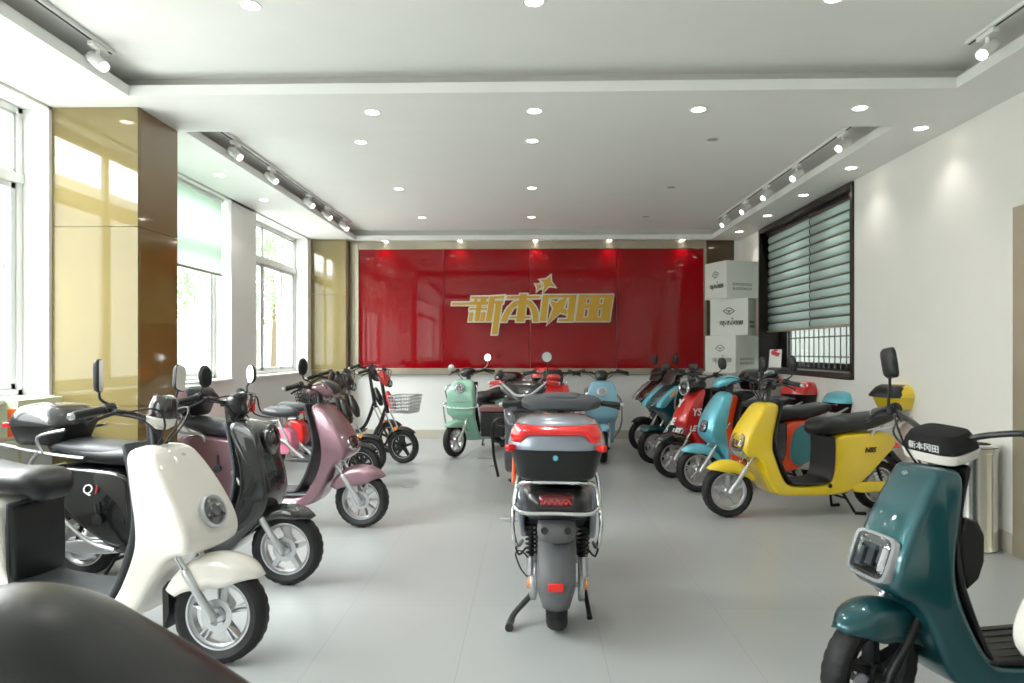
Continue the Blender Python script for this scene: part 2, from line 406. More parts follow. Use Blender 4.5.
for nm, g in (('gold_characters', LOGO), ('gold_star', [STARS[0]]), ('gold_star', [STARS[1]])):
    a = loc_under(poly_mesh(nm, grown(g, -1), LM @ Matrix.Translation((0, 0, .012)), GOLD, None, ext=.012), lg)
    b = loc_under(poly_mesh('silver_edge', grown(g, 11), LM, SILV, None, ext=.008), lg); b.parent = a; b.matrix_parent_inverse = Matrix.Translation(lg.location).inverted()
    b.matrix_parent_inverse = (Matrix.Translation(lg.location) @ a.matrix_parent_inverse).inverted() if False else Matrix.Identity(4)
# brown glass panel at the right end of the back wall
struct('trim_3', MB().bb(2.53, 2.93, YB - .03, YB, .93, CZ), mat('dark_brown_glass', (84, 70, 52), .06, noise=.05), flat=True)
# gold glass columns
GLD = mat('gold_back_painted_glass', (126, 112, 70), 0.04, spec=.6, ior=1.5, noise=.06, nscale=2); BRG = mat('brown_back_painted_glass', (128, 96, 50), 0.05, spec=.9, ior=1.55)
def column(n, x0, x1, y0, y1, seams):
    r = thing('trim_%d' % n, None, None); r['kind'] = 'structure'
    MB().bb(x0, x1 - .03, y0 + .03, y1, 0, CZ).build('column_core', WALL, r, flat=True)
    a, b = MB(), MB(); zs = [0] + seams + [CZ]
    for z0, z1 in zip(zs, zs[1:]): a.bb(x0 + .002, x1, y0, y0 + .028, z0 + .0015, z1 - .0015); b.bb(x1 - .028, x1 + .001, y0 + .028, y1, z0 + .0015, z1 - .0015)
    a.build('gold_glass_facing', GLD, r, bevel=.001); b.build('brown_glass_facing', BRG, r, bevel=.001)
column(4, XL, -2.55, 4.49, 5.0, [.91, 2.08]); column(5, XL, -2.62, 9.9, YB, [1.0, 2.08])
# right wall with the deep black window recess
rw = MB(); T = .34
WY0, WY1, WZ0 = 6.6, 9.28, 1.0
rw.bb(XR, XR + T, YF, WY0, 0, UZ); rw.bb(XR, XR + T, WY1, YB, 0, UZ); rw.bb(XR, XR + T, WY0, WY1, 0, WZ0); rw.bb(XR, XR + T, WY0, WY1, CZ - .005, UZ)
struct('wall_right', rw, wallmat('white_wall_paint_right', (238, 236, 229)), flat=True)
w4 = thing('window_4', None, None); w4['kind'] = 'structure'
BLK = mat('black_window_lining', (34, 28, 26), .3, noise=.15, nscale=6)
f = MB(); f.bb(XR - .02, XR + .30, WY0, WY0 + .05, WZ0, CZ - .006); f.bb(XR - .02, XR + .30, WY1 - .05, WY1, WZ0, CZ - .006); f.bb(XR - .02, XR + .30, WY0 + .05, WY1 - .05, WZ0, WZ0 + .06); f.bb(XR - .02, XR + .30, WY0 + .05, WY1 - .05, CZ - .06, CZ - .006)
f.build('window_frame', BLK, w4, bevel=.004)
f = MB(); f.bb(XR + .25, XR + .29, WY0 + .05, 7.25, WZ0 + .06, CZ - .06); f.bb(XR + .25, XR + .29, 8.98, WY1 - .05, WZ0 + .06, CZ - .06); f.bb(XR + .25, XR + .29, 7.25, 8.98, WZ0 + .06, 1.14); f.bb(XR + .14, XR + .2, 7.55, 8.2, 1.53, CZ - .06)
f.build('inner_lining', BLK, w4, flat=True)
f = MB()
for i in range(13): f.tube([(XR + .24, 7.3 + i * .138, 1.08), (XR + .24, 7.3 + i * .138, CZ - .07)], .007, 6)
for z in (1.2, 1.42, 1.6, 2.0, 2.4): f.bb(XR + .233, XR + .247, 7.25, 8.98, z, z + .014)
f.build('security_grille', mat('grey_steel_bars', (110, 112, 112), .4, .6), w4)
MB().bb(XR + .27, XR + .274, 7.25, 8.98, 1.14, CZ - .06).build('glass_pane', GL, w4)
struct('wall_added_outside', MB().bb(4.6, 4.8, 3, 14, -.1, 3.2), mat('dimming_wall_grey', (120, 126, 122), .8), flat=True)  # added wall, grey to darken the bright view behind the window grille
# zebra blinds: real slats hanging in the recess
TEAL = mat('pale_teal_blind_fabric', (188, 212, 208), .75); SHD = mat('olive_brown_sheer_band', (112, 106, 90), .8)
def zebra(y0, y1, label):
    r = thing('zebra_blind', label, 'blind', (XR + .1, (y0 + y1) / 2, CZ - .08), 0, 'zebra blinds in the black window recess')
    h = (y1 - y0) / 2
    MB().bb(-.04, .05, -h, h, -.02, .07).build('head_rail', BLK, r, bevel=.005)
    n = 12; zt, zb = -.02, 1.53 - (CZ - .08); d = (zt - zb) / n
    a, b = MB(), MB()
    for i in range(n):
        z1 = zt - i * d; z0 = z1 - d
        ra = []
        for k in range(6):
            tt = k / 5; xx = -.004 - .014 * math.sin(tt * PI); zz = z0 + d * (.02 + .84 * (1 - tt)); ra.append([(xx, -h + .01, zz), (xx, h - .01, zz)])
        a.rings(ra, closed=False, capa=False, capb=False)
        b.rings([[(.004, -h + .01, z1 + .010), (.004, h - .01, z1 + .010)], [(-.008, -h + .01, z1 - d * .17), (-.008, h - .01, z1 - d * .17)]], closed=False, capa=False, capb=False)
    sl = a.build('fabric_slats', TEAL, r, solid=.002); sb = b.build('sheer_bands', SHD, r, solid=.002)
    MB().bb(-.03, .03, -h, h, zb - .02, zb + .005).build('bottom_rail', mat('beige_bottom_rail', (170, 158, 136), .4), r, bevel=.004)
zebra(6.68, 7.855, 'pale teal zebra blind, the nearer and wider of two in the black window')
zebra(7.865, 9.22, 'pale teal zebra blind at the far end of the black window recess')
# roller blind on the left window
rb = thing('roller_blind', 'translucent pale green roller blind half lowered behind the gold column', 'blind', (XL - .08, 6.12, CZ - .06))
RBM = bpy.data.materials.new('translucent_blind'); RBM.use_nodes = True
nt = RBM.node_tree; N = nt.nodes; N.remove(N['Principled BSDF']); out = N['Material Output']
a = N.new('ShaderNodeBsdfTranslucent'); a.inputs[0].default_value = rgb(216, 230, 220); b = N.new('ShaderNodeBsdfDiffuse'); b.inputs[0].default_value = rgb(212, 226, 216)
ms = N.new('ShaderNodeMixShader'); ms.inputs[0].default_value = .5
for x, y in ((a.outputs[0], ms.inputs[1]), (b.outputs[0], ms.inputs[2]), (ms.outputs[0], out.inputs[0])): nt.links.new(x, y)
MB().bb(0, .002, -1.05, 1.06, -.74, .03).build('fabric', RBM, rb)
MB().tube([(0, -1.06, .03), (0, 1.07, .03)], .025, 12).build('roller_tube', WF, rb)
MB().bb(-.01, .012, -1.06, 1.07, -.76, -.735).build('bottom_bar', mat('grey_blind_bar', (150, 150, 140), .4), rb, bevel=.003)
# doorway jamb on the right wall, clad in steel
d1 = thing('door_1', None, None); d1['kind'] = 'structure'
STL = metal_brush('brushed_steel_cladding', (205, 196, 176), .42)
j = MB(); j.bb(XR - .03, XR + .1, 4.12, 4.42, 0, 2.16); j.bb(XR - .03, XR + .1, 2.9, 3.1, 0, 2.16); j.bb(XR - .03, XR + .1, 3.1, 4.12, 2.0, 2.16)
j.build('door_frame', STL, d1, bevel=.004)
MB().bb(XR + -.015, XR + .02, 3.1, 4.12, 0.01, 2.0).build('door_leaf', mat('grey_door_leaf', (190, 186, 176), .4), d1, bevel=.004)
# wall behind the camera
fw = MB().bb(XL - .3, XR + .3, YF - .2, YF, 0, UZ)
struct('wall_front', fw, WALL, flat=True)
# ------------------------------------------------------------------ lights
EMI = mat('lit_lamp_face', (255, 252, 244), .5, emis=14, emc=(255, 248, 236)); LRIM = mat('lamp_trim_ring', (235, 235, 232), .35); DARKL = mat('unlit_lamp_face', (150, 150, 140), .3)
def spot(x, y, z, e, size=1.9, tilt=(0, 0), col=(1, .96, .9), par=None, blend=.9, rad=.04):
    l = bpy.data.lights.new('lamp', 'SPOT'); l.energy = e; l.spot_size = size; l.spot_blend = blend; l.shadow_soft_size = rad; l.color = col
    o = bpy.data.objects.new('lamp', l); COL.objects.link(o); o.location = (x, y, z); o.rotation_euler = (tilt[0], tilt[1], 0)
    if par is not None:
        o.parent = par; o.location = Vector((x, y, z)) - par.location
    return o
def downlight(x, y, z, label, group, lit=True, e=15, r=.045):
    t = thing('downlight', label, 'ceiling light', (x, y, z), 0, group)
    MB().lathe([(r, -.001), (r + .012, -.004), (r + .014, 0), (r + .012, .004), (r, .004)], Matrix.Identity(4), 24).build('trim_ring', LRIM, t)
    MB().lathe([(r - .001, -.0015), (r * .6, -.0025), (0.0001, -.003)], Matrix.Identity(4), 24).build('lamp_face', EMI if lit else DARKL, t)
    if lit: spot(x, y, z - .03, e, par=t)
for i, x in enumerate((-1.41, .02, 1.5)):
    col_ = ('left', 'middle', 'right')[i]
    for j, y in enumerate((1.0, 3.49, 5.8, 7.48, 9.1)):
        if j == 0: continue
        lit = not (i == 2 and j >= 2)
        nm = {1: 'near side of the beam', 2: 'first row past the beam', 3: 'middle row of the tray', 4: 'row nearest the back wall'}[j]
        downlight(x, y, UZ, ('lit' if lit else 'unlit dark') + ' round ceiling downlight, %s column, %s' % (col_, nm), 'downlights in the upper ceiling', lit)
for i, x in enumerate((-1.05, .03, 1.11, 2.16)):
    downlight(x, 4.64, CZ, 'lit downlight on the white ceiling beam, ' + ('first from the left', 'second from the left', 'second from the right', 'first from the right')[i], 'downlights in the ceiling beam')
for i, y in enumerate((4.19, 6.25, 7.3, 8.2, 9.05)):
    downlight(-2.8, y, CZ, 'lit downlight in the soffit over the left windows, ' + ('nearest, before the gold column', 'beside the roller blind', 'by the wall pier', 'above the far left window', 'last before the rear gold column')[i], 'downlights in the left soffit', e=7)
for i, y in enumerate((5.07, 6.16, 7.22, 8.3, 9.4)):
    downlight(2.85 - .06, y, CZ, 'lit downlight in the soffit along the right wall, ' + ('nearest, shining on plain wall', 'just before the black window', 'over the nearer zebra blind', 'over the far zebra blind', 'farthest, over the white cubes')[i], 'downlights in the right soffit', e=7)
for i, x in enumerate((-2.09, -1.01, .08, 1.14, 2.18)):
    downlight(x, YB - .1, CZ, 'small lit downlight washing the red panel, ' + ('first', 'second', 'third', 'fourth', 'fifth')[i] + ' from the left', 'downlights over the red panel', e=5, r=.035)
def track(x, y0, y1, ys, labels, side):
    t = thing('lighting_track', 'thin white lighting track with black slot, ' + labels[0], 'light track', (x, y0, UZ))
    MB().bb(-.02, .02, 0, y1 - y0, -.022, -.001).build('rail', LRIM, t, bevel=.002)
    MB().bb(-.007, .007, .01, y1 - y0 - .01, -.0235, -.022).build('slot', CARD, t)
    for y, lb in zip(ys, labels[1:]):
        h = thing('track_spotlight', lb, 'spotlight', (x, y, UZ - .024), 0, 'white track spotlights on the ' + labels[0])
        MB().bb(-.018, .018, -.07, .07, -.028, -.001).build('adapter', LRIM, h, bevel=.004)
        MB().tube([(0, 0, -.028), (0, 0, -.06)], .011, 10).build('stem', LRIM, h)
        d = Vector((side * .75, -.35 if side > 0 else -.45, -.62)).normalized()
        M = dirM((0, 0, -.095), d)
        b = MB().lathe([(.030, -.075), (.034, -.07), (.034, .07), (.028, .07), (.026, .055), (.0001, .055)], M, 24).build('lamp_body', LRIM, h)
        MB().lathe([(.024, .057), (.0001, .058)], M, 20).build('lamp_face', EMI, b)
        l = bpy.data.lights.new('lamp', 'SPOT'); l.energy = 9; l.spot_size = 1.0; l.spot_blend = .8; l.shadow_soft_size = .03; l.color = (1, .96, .9)
        o = bpy.data.objects.new('lamp', l); COL.objects.link(o); o.parent = h; o.matrix_local = dirM(Vector((0, 0, -.095)) + d * .085, -d)
track(-2.42, 5.15, 9.35, (5.69, 6.5, 7.61, 8.29, 9.05), ['left side of the far ceiling tray'] + ['white cylindrical spotlight on the far left track, ' + s for s in ('nearest to the beam', 'second from the beam', 'third from the beam', 'fourth from the beam', 'closest to the back wall')], 1)
track(2.46, 5.15, 9.2, (5.57, 6.53, 7.35, 8.08, 8.9), ['right side of the far ceiling tray'] + ['white cylindrical spotlight on the far right track, ' + s for s in ('nearest to the beam', 'second from the beam', 'third from the beam', 'fourth from the beam', 'closest to the back wall')], -1)
track(-2.42, .5, 4.0, (3.86,), ['left side of the near ceiling tray', 'white cylindrical spotlight at the end of the near left ceiling track'], 1)
track(2.46, .5, 4.0, (3.83,), ['right side of the near ceiling tray', 'white cylindrical spotlight at the end of the near right ceiling track'], -1)
def area(name, loc, tgt, sx, sy, e, col=(1, 1, 1)):
    l = bpy.data.lights.new(name, 'AREA'); l.shape = 'RECTANGLE'; l.size = sx; l.size_y = sy; l.energy = e; l.color = col
    o = bpy.data.objects.new(name, l); COL.objects.link(o); o.location = loc
    d = Vector(tgt) - Vector(loc); o.rotation_euler = d.to_track_quat('-Z', 'Y').to_euler(); return o
area('window_daylight', (-5.2, 6.4, 4.6), (-1.0, 6.2, 0.6), 7, 2.2, 900, (.98, .99, 1))
area('window_daylight', (-5.2, 2.9, 4.4), (-1.0, 2.6, 0.6), 3.5, 2.2, 550, (.98, .99, 1))
area('window_daylight', (-5.4, -1.2, 4.4), (-1.0, -1.2, 0.4), 5, 2.2, 700, (.98, .99, 1))
area('yard_daylight', (5.3, 8.1, 4.4), (2.5, 8.1, 1.6), 3, 2, 120, (.9, .97, 1))
W = bpy.data.worlds.new('world'); SC.world = W; W.use_nodes = True
bg = W.node_tree.nodes['Background']; bg.inputs[0].default_value = (.98, .99, .98, 1); bg.inputs[1].default_value = 5.0
# outside: paved yard, pale building and trees
struct('ground_outside', MB().bb(-24, 24, -14, 30, -.3, -.14), mat('pale_yard_paving', (225, 226, 222), .8, noise=.05, nscale=1), flat=True)
yb = thing('neighbour_building', 'bright white building seen through the left windows', 'building', (-15, 12, -.14))
MB().bb(-2, 2, -14, 16, 0, 2.0).build('wall', mat('white_render', (240, 240, 236), .8), yb, flat=True)
pwg = mat('pale_window_glass', (210, 220, 222), .2)
for y in range(-12, 15, 4): MB().bb(2.0, 2.03, y, y + 1.6, .7, 1.7).build('window', pwg, yb)
TRE = mat('pale_green_leaves', (150, 200, 140), .8, noise=.35, nscale=2)
for i, (x, y, h, r) in enumerate(((-9.5, 18, 3.6, 1.5), (-9, 22.5, 4.0, 1.7), (-10, 27, 4.2, 1.9), (-9.4, 14.2, 3.2, 1.2))):
    t = thing('tree', ('pale green tree outside the middle left window', 'tall pale green tree outside the far left window', 'farthest pale green tree beyond the left windows', 'small pale green tree outside by the roller blind')[i], 'tree', (x, y, -.14), 0, 'trees in the yard')
    MB().tube([(0, 0, 0), (.05, 0, h * .5), (0, .05, h)], [.14, .1, .04], 8).build('trunk', mat('bark', (120, 105, 85), .9), t)
    cm = MB()
    for k in range(1100):
        a, b = random.random() * 2 * PI, math.acos(2 * random.random() - 1); rr_ = r * (.55 + .45 * random.random())
        c = Vector((cos(a) * sin(b) * rr_, sin(a) * sin(b) * rr_, h + cos(b) * rr_ * .9)); q = Matrix.Rotation(random.random() * 6, 4, Vector((random.random(), random.random(), random.random() + .1)).normalized())
        o = len(cm.v); s_ = .11
        cm.v += [tuple(c + q @ Vector(p)) for p in ((-s_, 0, 0), (0, -s_ * .5, 0), (s_, 0, 0), (0, s_ * .5, 0))]; cm.f.append((o, o + 1, o + 2, o + 3))
    cm.build('crown', TRE, t, flat=True)
# ------------------------------------------------------------------ small fixtures
wb = thing('wall_box', 'pale green metal wall box with an orange window under the near left window sill', 'electrical box', (XL, 4.24, .84))
MB().bb(0, .11, -.2, .2, -.14, .14).build('housing', mat('pale_green_enamel', (206, 214, 180), .4), wb, bevel=.006)
MB().bb(.05, .1, -.206, -.2, -.09, .09).build('front_plate', mat('orange_sticker', (235, 92, 30), .4), wb, bevel=.003)
tag(MB().tube([(XL + .03, 4.16, .7), (XL + .05, 4.14, .5), (XL + .03, 4.2, .3), (XL + .05, 4.3, .05)], .008, 8, smooth=5).build('cable', mat('beige_cable', (205, 195, 160), .5)), 'thin beige cable hanging down from the pale green wall box', 'cable')
bn = thing('litter_bin', 'tall round stainless steel bin against the right wall behind the dark teal scooter', 'bin', (2.848, 4.60, 0))
MB().lathe([(.0001, .003), (.15, .003), (.155, .012), (.150, .03), (.148, .035), (.148, .62), (.156, .63), (.156, .655), (.14, .66), (.135, .655), (.1, .645), (.0001, .64)], Matrix.Identity(4), 40).build('drum', metal_brush('polished_steel', (205, 203, 196), .18), bn)
MB().lathe([(.152, .66), (.152, .672), (.11, .674), (.11, .66)], Matrix.Identity(4), 40, closed=True).build('rim', CHR, bn)
# white display cubes on a pedestal
PD = thing('wall_shelf', 'plain white wall shelf carrying the stack of white logo cubes', 'shelf', (XR, 9.2, .96))
MB().bb(-.70, 0, -.26, .26, .0, .035).build('board', WALL, PD, bevel=.004)
for y in (-.18, .18): MB().pillow([(-.5, .0, .01), (0, .0, .01), (0, -.3, .01), (-.03, -.3, .01)], .002, 0, 0, y0=y - .01, y1=y + .01).build('bracket', WALL, PD)
CUBE = mat('matt_white_board', (222, 224, 216), .5, noise=.02)
def emblem(parent, M, s, m, ring=.1):
    g = [[(-1, 0), (0, .62), (1, 0), (0, -.62)]]; o_ = chaikin(g[0], 2, .14); i_ = [(x * (1 - ring * 2.2), y * (1 - ring * 2.6)) for x, y in o_]
    bar = [(-.45, .1), (.45, .1), (.45, -.02), (.1, -.02), (.1, -.28), (-.1, -.28), (-.1, -.02), (-.45, -.02)]
    return poly_mesh('emblem', [[o_, i_], [bar]], M @ Matrix.Scale(s, 4), m, parent, ext=.0004)
def cube(z, rot, lb, tone, dx=0):
    t = thing('display_cube', lb, 'display cube', (2.62 + dx, 9.2, z), R_(rot), 'white logo cubes stacked by the red panel')
    s = .237; MB().bb(-s, s, -s, s, 0, .473).build('box', CUBE, t, bevel=.003)
    dk = mat('logo_print', tone, .5); e = .0012
    emblem(t, dirM((0, -s - e, .31), (0, -1, 0)), .085, dk)
    poly_mesh('logo_lettering', grown(LOGO, -3) + STARS[:1], logo_M(-.16, -s - e, .24, .34 / 1500), dk, t, ext=.0004)
    for k in range(2): text_mesh('lettering', '新本冈田电动车', .042, dirM((s + e, 0, .17 - k * .055), (1, 0, 0)), dk, t, ext=.0004)
cube(.996, -53, 'white logo cube with pale grey print at the bottom of the stack of three', (130, 130, 130), .01)
cube(1.470, -29, 'white logo cube in the middle of the stack, its dark logo facing the room', (30, 30, 30), .03)
cube(1.944, -70, 'white logo cube on top of the stack, turned to show its green-grey side', (30, 30, 30))
cd = thing('info_card', 'small tilted white and red card standing on the sill of the black window', 'card', (XR + .08, 8.93, 1.062), R_(-35))
cm_ = Matrix.Rotation(R_(-14), 4, 'X')
MB().box((0, 0, .115), (.15, .004, .23), cm_).build('sheet', mat('white_card', (235, 232, 228), .4), cd)
MB().bb(-.075, .075, .0, .05, 0, .012).build('foot', mat('clear_foot', (200, 200, 200), .2), cd)
poly_mesh('red_print', [[[(-.05, .05), (.04, .02), (.055, .07), (-.01, .085), (.03, .1), (.0, .12), (-.06, .09)]], ], Matrix.Translation((0, -.006, .115)) @ cm_ @ dirM((0, -.0005, 0), (0, -1, 0)), mat('red_print_ink', (210, 60, 70), .5), cd, ext=.0003)
# ------------------------------------------------------------------ scooters
class Sc:
    def __init__(s, name, label, cat, F, head, steer=0, L=1.30, R=.20, group=None):
        h = R_(head); s.L = L; s.R = R
        s.root = thing(name, label, cat, (F[0] - cos(h) * L, F[1] - sin(h) * L, 0), h, group)
        ax = Vector((-.27, 0, .80)).normalized(); p = Vector((L - .01, 0, R))
        s.S = Matrix.Translation(p) @ Matrix.Rotation(R_(steer), 4, ax) @ Matrix.Translation(-p)
    def p(s, name, mb, m, par=None, st=False, **k):
        return mb.build(name, m, par or s.root, M=s.S if st else None, **k)

def tyre_mb(cx, R, w, n=84, cy=0, rin=.68):
    m = MB(); rs = []
    hw = w / 2
    prof = [(rin * R - .003, -hw * .62), (rin * R + .012, -hw * .80), (R * .84, -hw * .98), (R * .93, -hw * .86), (R * .985, -hw * .5), (R, 0), (R * .985, hw * .5), (R * .93, hw * .86), (R * .84, hw * .98), (rin * R + .012, hw * .80), (rin * R, hw * .62)]
    for i in range(n):
        a = 2 * PI * i / n; r = []
        for j, (rr, y) in enumerate(prof):
            d = 0
            if i % 3 == 0 and j in (3, 4, 6, 7): d = .0035
            if j == 5: d = .0035
            aa = a + (.03 if j in (3, 7) else 0)
            r.append((cx + cos(aa) * (rr - d), cy + y, R + sin(aa) * (rr - d)))
        rs.append(r)
    return m.rings(rs, loop=True)
def yM(cx, R, y=0, flip=1): return Matrix.Translation((cx, y, R)) @ Matrix.Rotation(-PI / 2 * flip, 4, 'X')
def rim_mb(cx, R, w, style='five', rin=.68):
    m = MB(); M = yM(cx, R); h = w * .36
    ro = rin * R + .004
    m.lathe([(ro, -h), (ro, h), (ro - .008, h), (ro - .012, h * .7), (ro - .020, h * .5), (ro - .020, -h * .5), (ro - .012, -h * .7), (ro - .008, -h)], M, 48, closed=True)
    m.lathe([(.0001, -h * 1.1), (.026, -h * 1.1), (.032, -h * .9), (.032, h * .9), (.026, h * 1.1), (.0001, h * 1.1)], M, 24)
    def spoke(a, da, w0, w1, t=.010):
        r0, r1 = .028, ro - .02; o = len(m.v)
        c = Vector((cos(a), 0, sin(a))); tt = Vector((-sin(a), 0, cos(a)))
        for r, ww, ty, off in ((r0, w0, h * .75, 0), (r1, w1, h * .55, da)):
            for sx, sy in ((-1, -1), (1, -1), (1, 1), (-1, 1)):
                q = c * r + tt * (sx * ww + off); m.v.append((cx + q.x, sy * ty, R + q.z))
        for f in ((0, 3, 2, 1), (4, 5, 6, 7), (0, 1, 5, 4), (1, 2, 6, 5), (2, 3, 7, 6), (3, 0, 4, 7)): m.f.append(tuple(o + k for k in f))
    if style == 'five':
        for k in range(5):
            a = 2 * PI * k / 5 + .3; spoke(a, -.013, .004, .0045); spoke(a, .013, .004, .0045)
    elif style == 'wide5':
        for k in range(5): spoke(2 * PI * k / 5 + .3, 0, .016, .012)
    elif style == 'ten':
        for k in range(10): spoke(2 * PI * k / 10, 0, .004, .005)
    elif style == 'three':
        for k in range(6): spoke(2 * PI * k / 6 + .2, 0, .009, .016)
    return m
def wheel(s, cx, front, w=.09, style='five', rim=ALU, disc=True, motor=False, R=None):
    R = R or s.R
    r = s.p('wheel', rim_mb(cx, R, w, style), rim, st=front)
    s.p('tyre', tyre_mb(cx, R, w), RUB, r, st=front)
    if disc:
        m = MB().lathe([(.066, -.0015), (.066, .0015), (.042, .0015), (.042, -.0015)], yM(cx, R, -w * .42), 32, closed=True)
        s.p('brake_disc', m, ALD, r, st=front)
    if motor:
        m = MB()
        for y in (-1, 1): m.lathe([(.0001, .052), (.03, .052), (.04, .044), (.095, .036), (.105, .028), (.105, 0), (.0001, 0)], yM(cx, R, 0, y), 36)
        s.p('hub_motor', m, rim, r, st=front)
    return r
def fork(s, top=(-.28, .62), col=ALD, w=.075, up=CHR, split=.42, rl=.019):
    L, R = s.L, s.R; m = MB(); u = MB()
    a = Vector((L, 0, R)); b = Vector((L + top[0], 0, top[1])); d = b - a
    for y in (-w, w):
        q = a + d * split
        m.tube([(a.x + .005, y, a.z - .012), (a.x, y, a.z + .01), (a.x + d.x * split * .5, y, a.z + d.z * split * .5), (q.x, y, q.z), (q.x + d.x * .02, y, q.z + d.z * .02)], [rl * .9, rl, rl * .85, rl * .95, rl * .75], 12)
        u.tube([(q.x, y, q.z), (b.x, y, b.z)], rl * .62, 10)
    m.tube([(L, -w - .012, R), (L, w + .012, R)], .011, 10)
    f = s.p('fork', m, col, st=True); s.p('fork_tube', u, up, f, st=True); return f
def fender(s, cx, R, a0, a1, m, w=.065, r0=.022, drop=.055, tip=.6, name='fender', st=True, mat_side=None):
    b = MB(); rs = []; n = 18
    for i in range(n + 1):
        t = i / n; a = R_(a0 + (a1 - a0) * t)
        e = min(1, t / .22) ; ww = w * (tip + (1 - tip) * math.sin(e * PI / 2)); dd = drop * (math.sin(min(1, t / .35) * PI / 2)) * (1 - .55 * max(0, (t - .7) / .3))
        r = []
        for k in range(13):
            u = -1 + 2 * k / 12
            if abs(u) < .55: y = u / .55 * ww; rr = R + r0 + .016 * (1 - (u / .55) ** 2)
            else:
                q = (abs(u) - .55) / .45; y = math.copysign(ww + .006 * math.sin(q * PI / 2), u); rr = R + r0 - dd * q
            r.append((cx + cos(a) * rr, y, R + sin(a) * rr))
        rs.append(r)
    b.rings(rs, closed=False, capa=False, capb=False)
    return s.p(name, b, m, st=st, solid=.005, ang=60)
def handlebar(s, hx=-.34, z=.985, w=.335, back=.09, rise=.04, grip=PL, lever=DRK, stemtop=None, end=ALU, col=BLKM, neck=True, cables=True):
    L = s.L; x = L + hx; m = MB()
    pts = [(x - back, -w, z + rise * .55), (x - back * .6, -w * .7, z + rise), (x - .02, -w * .38, z + rise * .7), (x, 0, z), (x - .02, w * .38, z + rise * .7), (x - back * .6, w * .7, z + rise), (x - back, w, z + rise * .55)]
    m.tube(pts, .011, 10, smooth=5)
    if neck: m.tube([(x + .035, 0, z - .20), (x + .01, 0, z - .05), (x, 0, z)], [.035, .03, .026], 14)
    m.box((x, 0, z), (.05, .09, .035))
    h = s.p('handlebar', m, col, st=True)
    for sg in (-1, 1):
        e = Vector((x - back, sg * w, z + rise * .55)); q = Vector((x - back * .6, sg * w * .7, z + rise)); d = (e - q).normalized()
        g = MB().tube([tuple(e - d * .115), tuple(e - d * .11), tuple(e - d * .01), tuple(e)], [.012, .0175, .0175, .015], 14)
        gg = s.p('grip', g, grip, h, st=True)
        s.p('bar_end', MB().tube([tuple(e), tuple(e + d * .012), tuple(e + d * .018)], [.014, .014, .009], 12), end, h, st=True)
        c = e - d * .135
        s.p('switch_pod', MB().tube([tuple(c - d * .028), tuple(c - d * .024), tuple(c + d * .014), tuple(c + d * .018)], [.016, .024, .024, .018], 12), PL, h, st=True)
        s.p('brake_lever', MB().tube([tuple(c + Vector((.02, 0, -.005))), tuple(c + Vector((.05, sg * .02, -.01))), tuple(e + Vector((.055, -sg * .02, -.022))), tuple(e + Vector((.05, 0, -.03)))], [.009, .008, .0065, .008], 8, smooth=4), lever, h, st=True)
    cb = MB()
    for sg in ((-1, 1) if cables else (-1,)):
        cb.tube([(x - .03, sg * w * .5, z + rise * .6), (x + .09, sg * w * .33, z + rise * 1.1), (x + .1, sg * .06, z - .03), (x + .03, sg * .02, z - .13)], .0042, 6, smooth=6)
        cb.tube([(x - .04, sg * w * .55, z + rise * .6), (x + .05, sg * w * .4, z + .0), (x + .06, sg * .04, z - .07), (x + .03, 0, z - .15)], .004, 6, smooth=6)
    s.p('cable', cb, PL, h, st=True)
    return h
def mirror(s, sg, base, top, shape='oval', size=(.05, .07), nrm=(-1, 0, .05), glass=MIR, shell=PL, tilt=0, par=None):
    L = s.L; b = Vector((L + base[0], sg * base[1], base[2])); t = Vector((L + top[0], sg * top[1], top[2]))
    mid = b.lerp(t, .5) + Vector((-.012, sg * .012, 0))
    r = MB().tube([tuple(b), tuple(b + (t - b) * .12 + Vector((.01, 0, .01))), tuple(mid), tuple(t)], [.0085, .006, .0055, .0055], 8, smooth=4)
    r.lathe([(.0001, -.012), (.013, -.012), (.013, .012), (.0001, .012)], dirM(b, t - b), 12)
    st_ = s.p('mirror', r, shell, par, st=True)
    n = Vector((nrm[0], nrm[1], nrm[2])).normalized()
    M = dirM(t + Vector((0, 0, size[1] * .62)), n) @ Matrix.Rotation(tilt * sg, 4, 'Z')
    p = {'oval': 2.2, 'rect': 5, 'round': 2}[shape]; a, c = size
    m = MB().vloft([(-.022, 0, 0, a * .45, c * .5, p), (-.017, 0, 0, a * .82, c * .86, p), (-.006, 0, 0, a, c, p), (.002, 0, 0, a, c, p), (.004, 0, 0, a * .95, c * .96, p)], 28, M)
    s.p('mirror_shell', m, shell, st_, st=True)
    s.p('mirror_glass', MB().vloft([(.0035, 0, 0, a * .93, c * .94, p), (.0052, 0, 0, a * .92, c * .93, p)], 28, M), glass, st_, st=True)
    return st_
def seat(s, st, m=LEA, p=2.8, name='seat'): return s.p(name, MB().sweep(st, 5, 24, p), m)
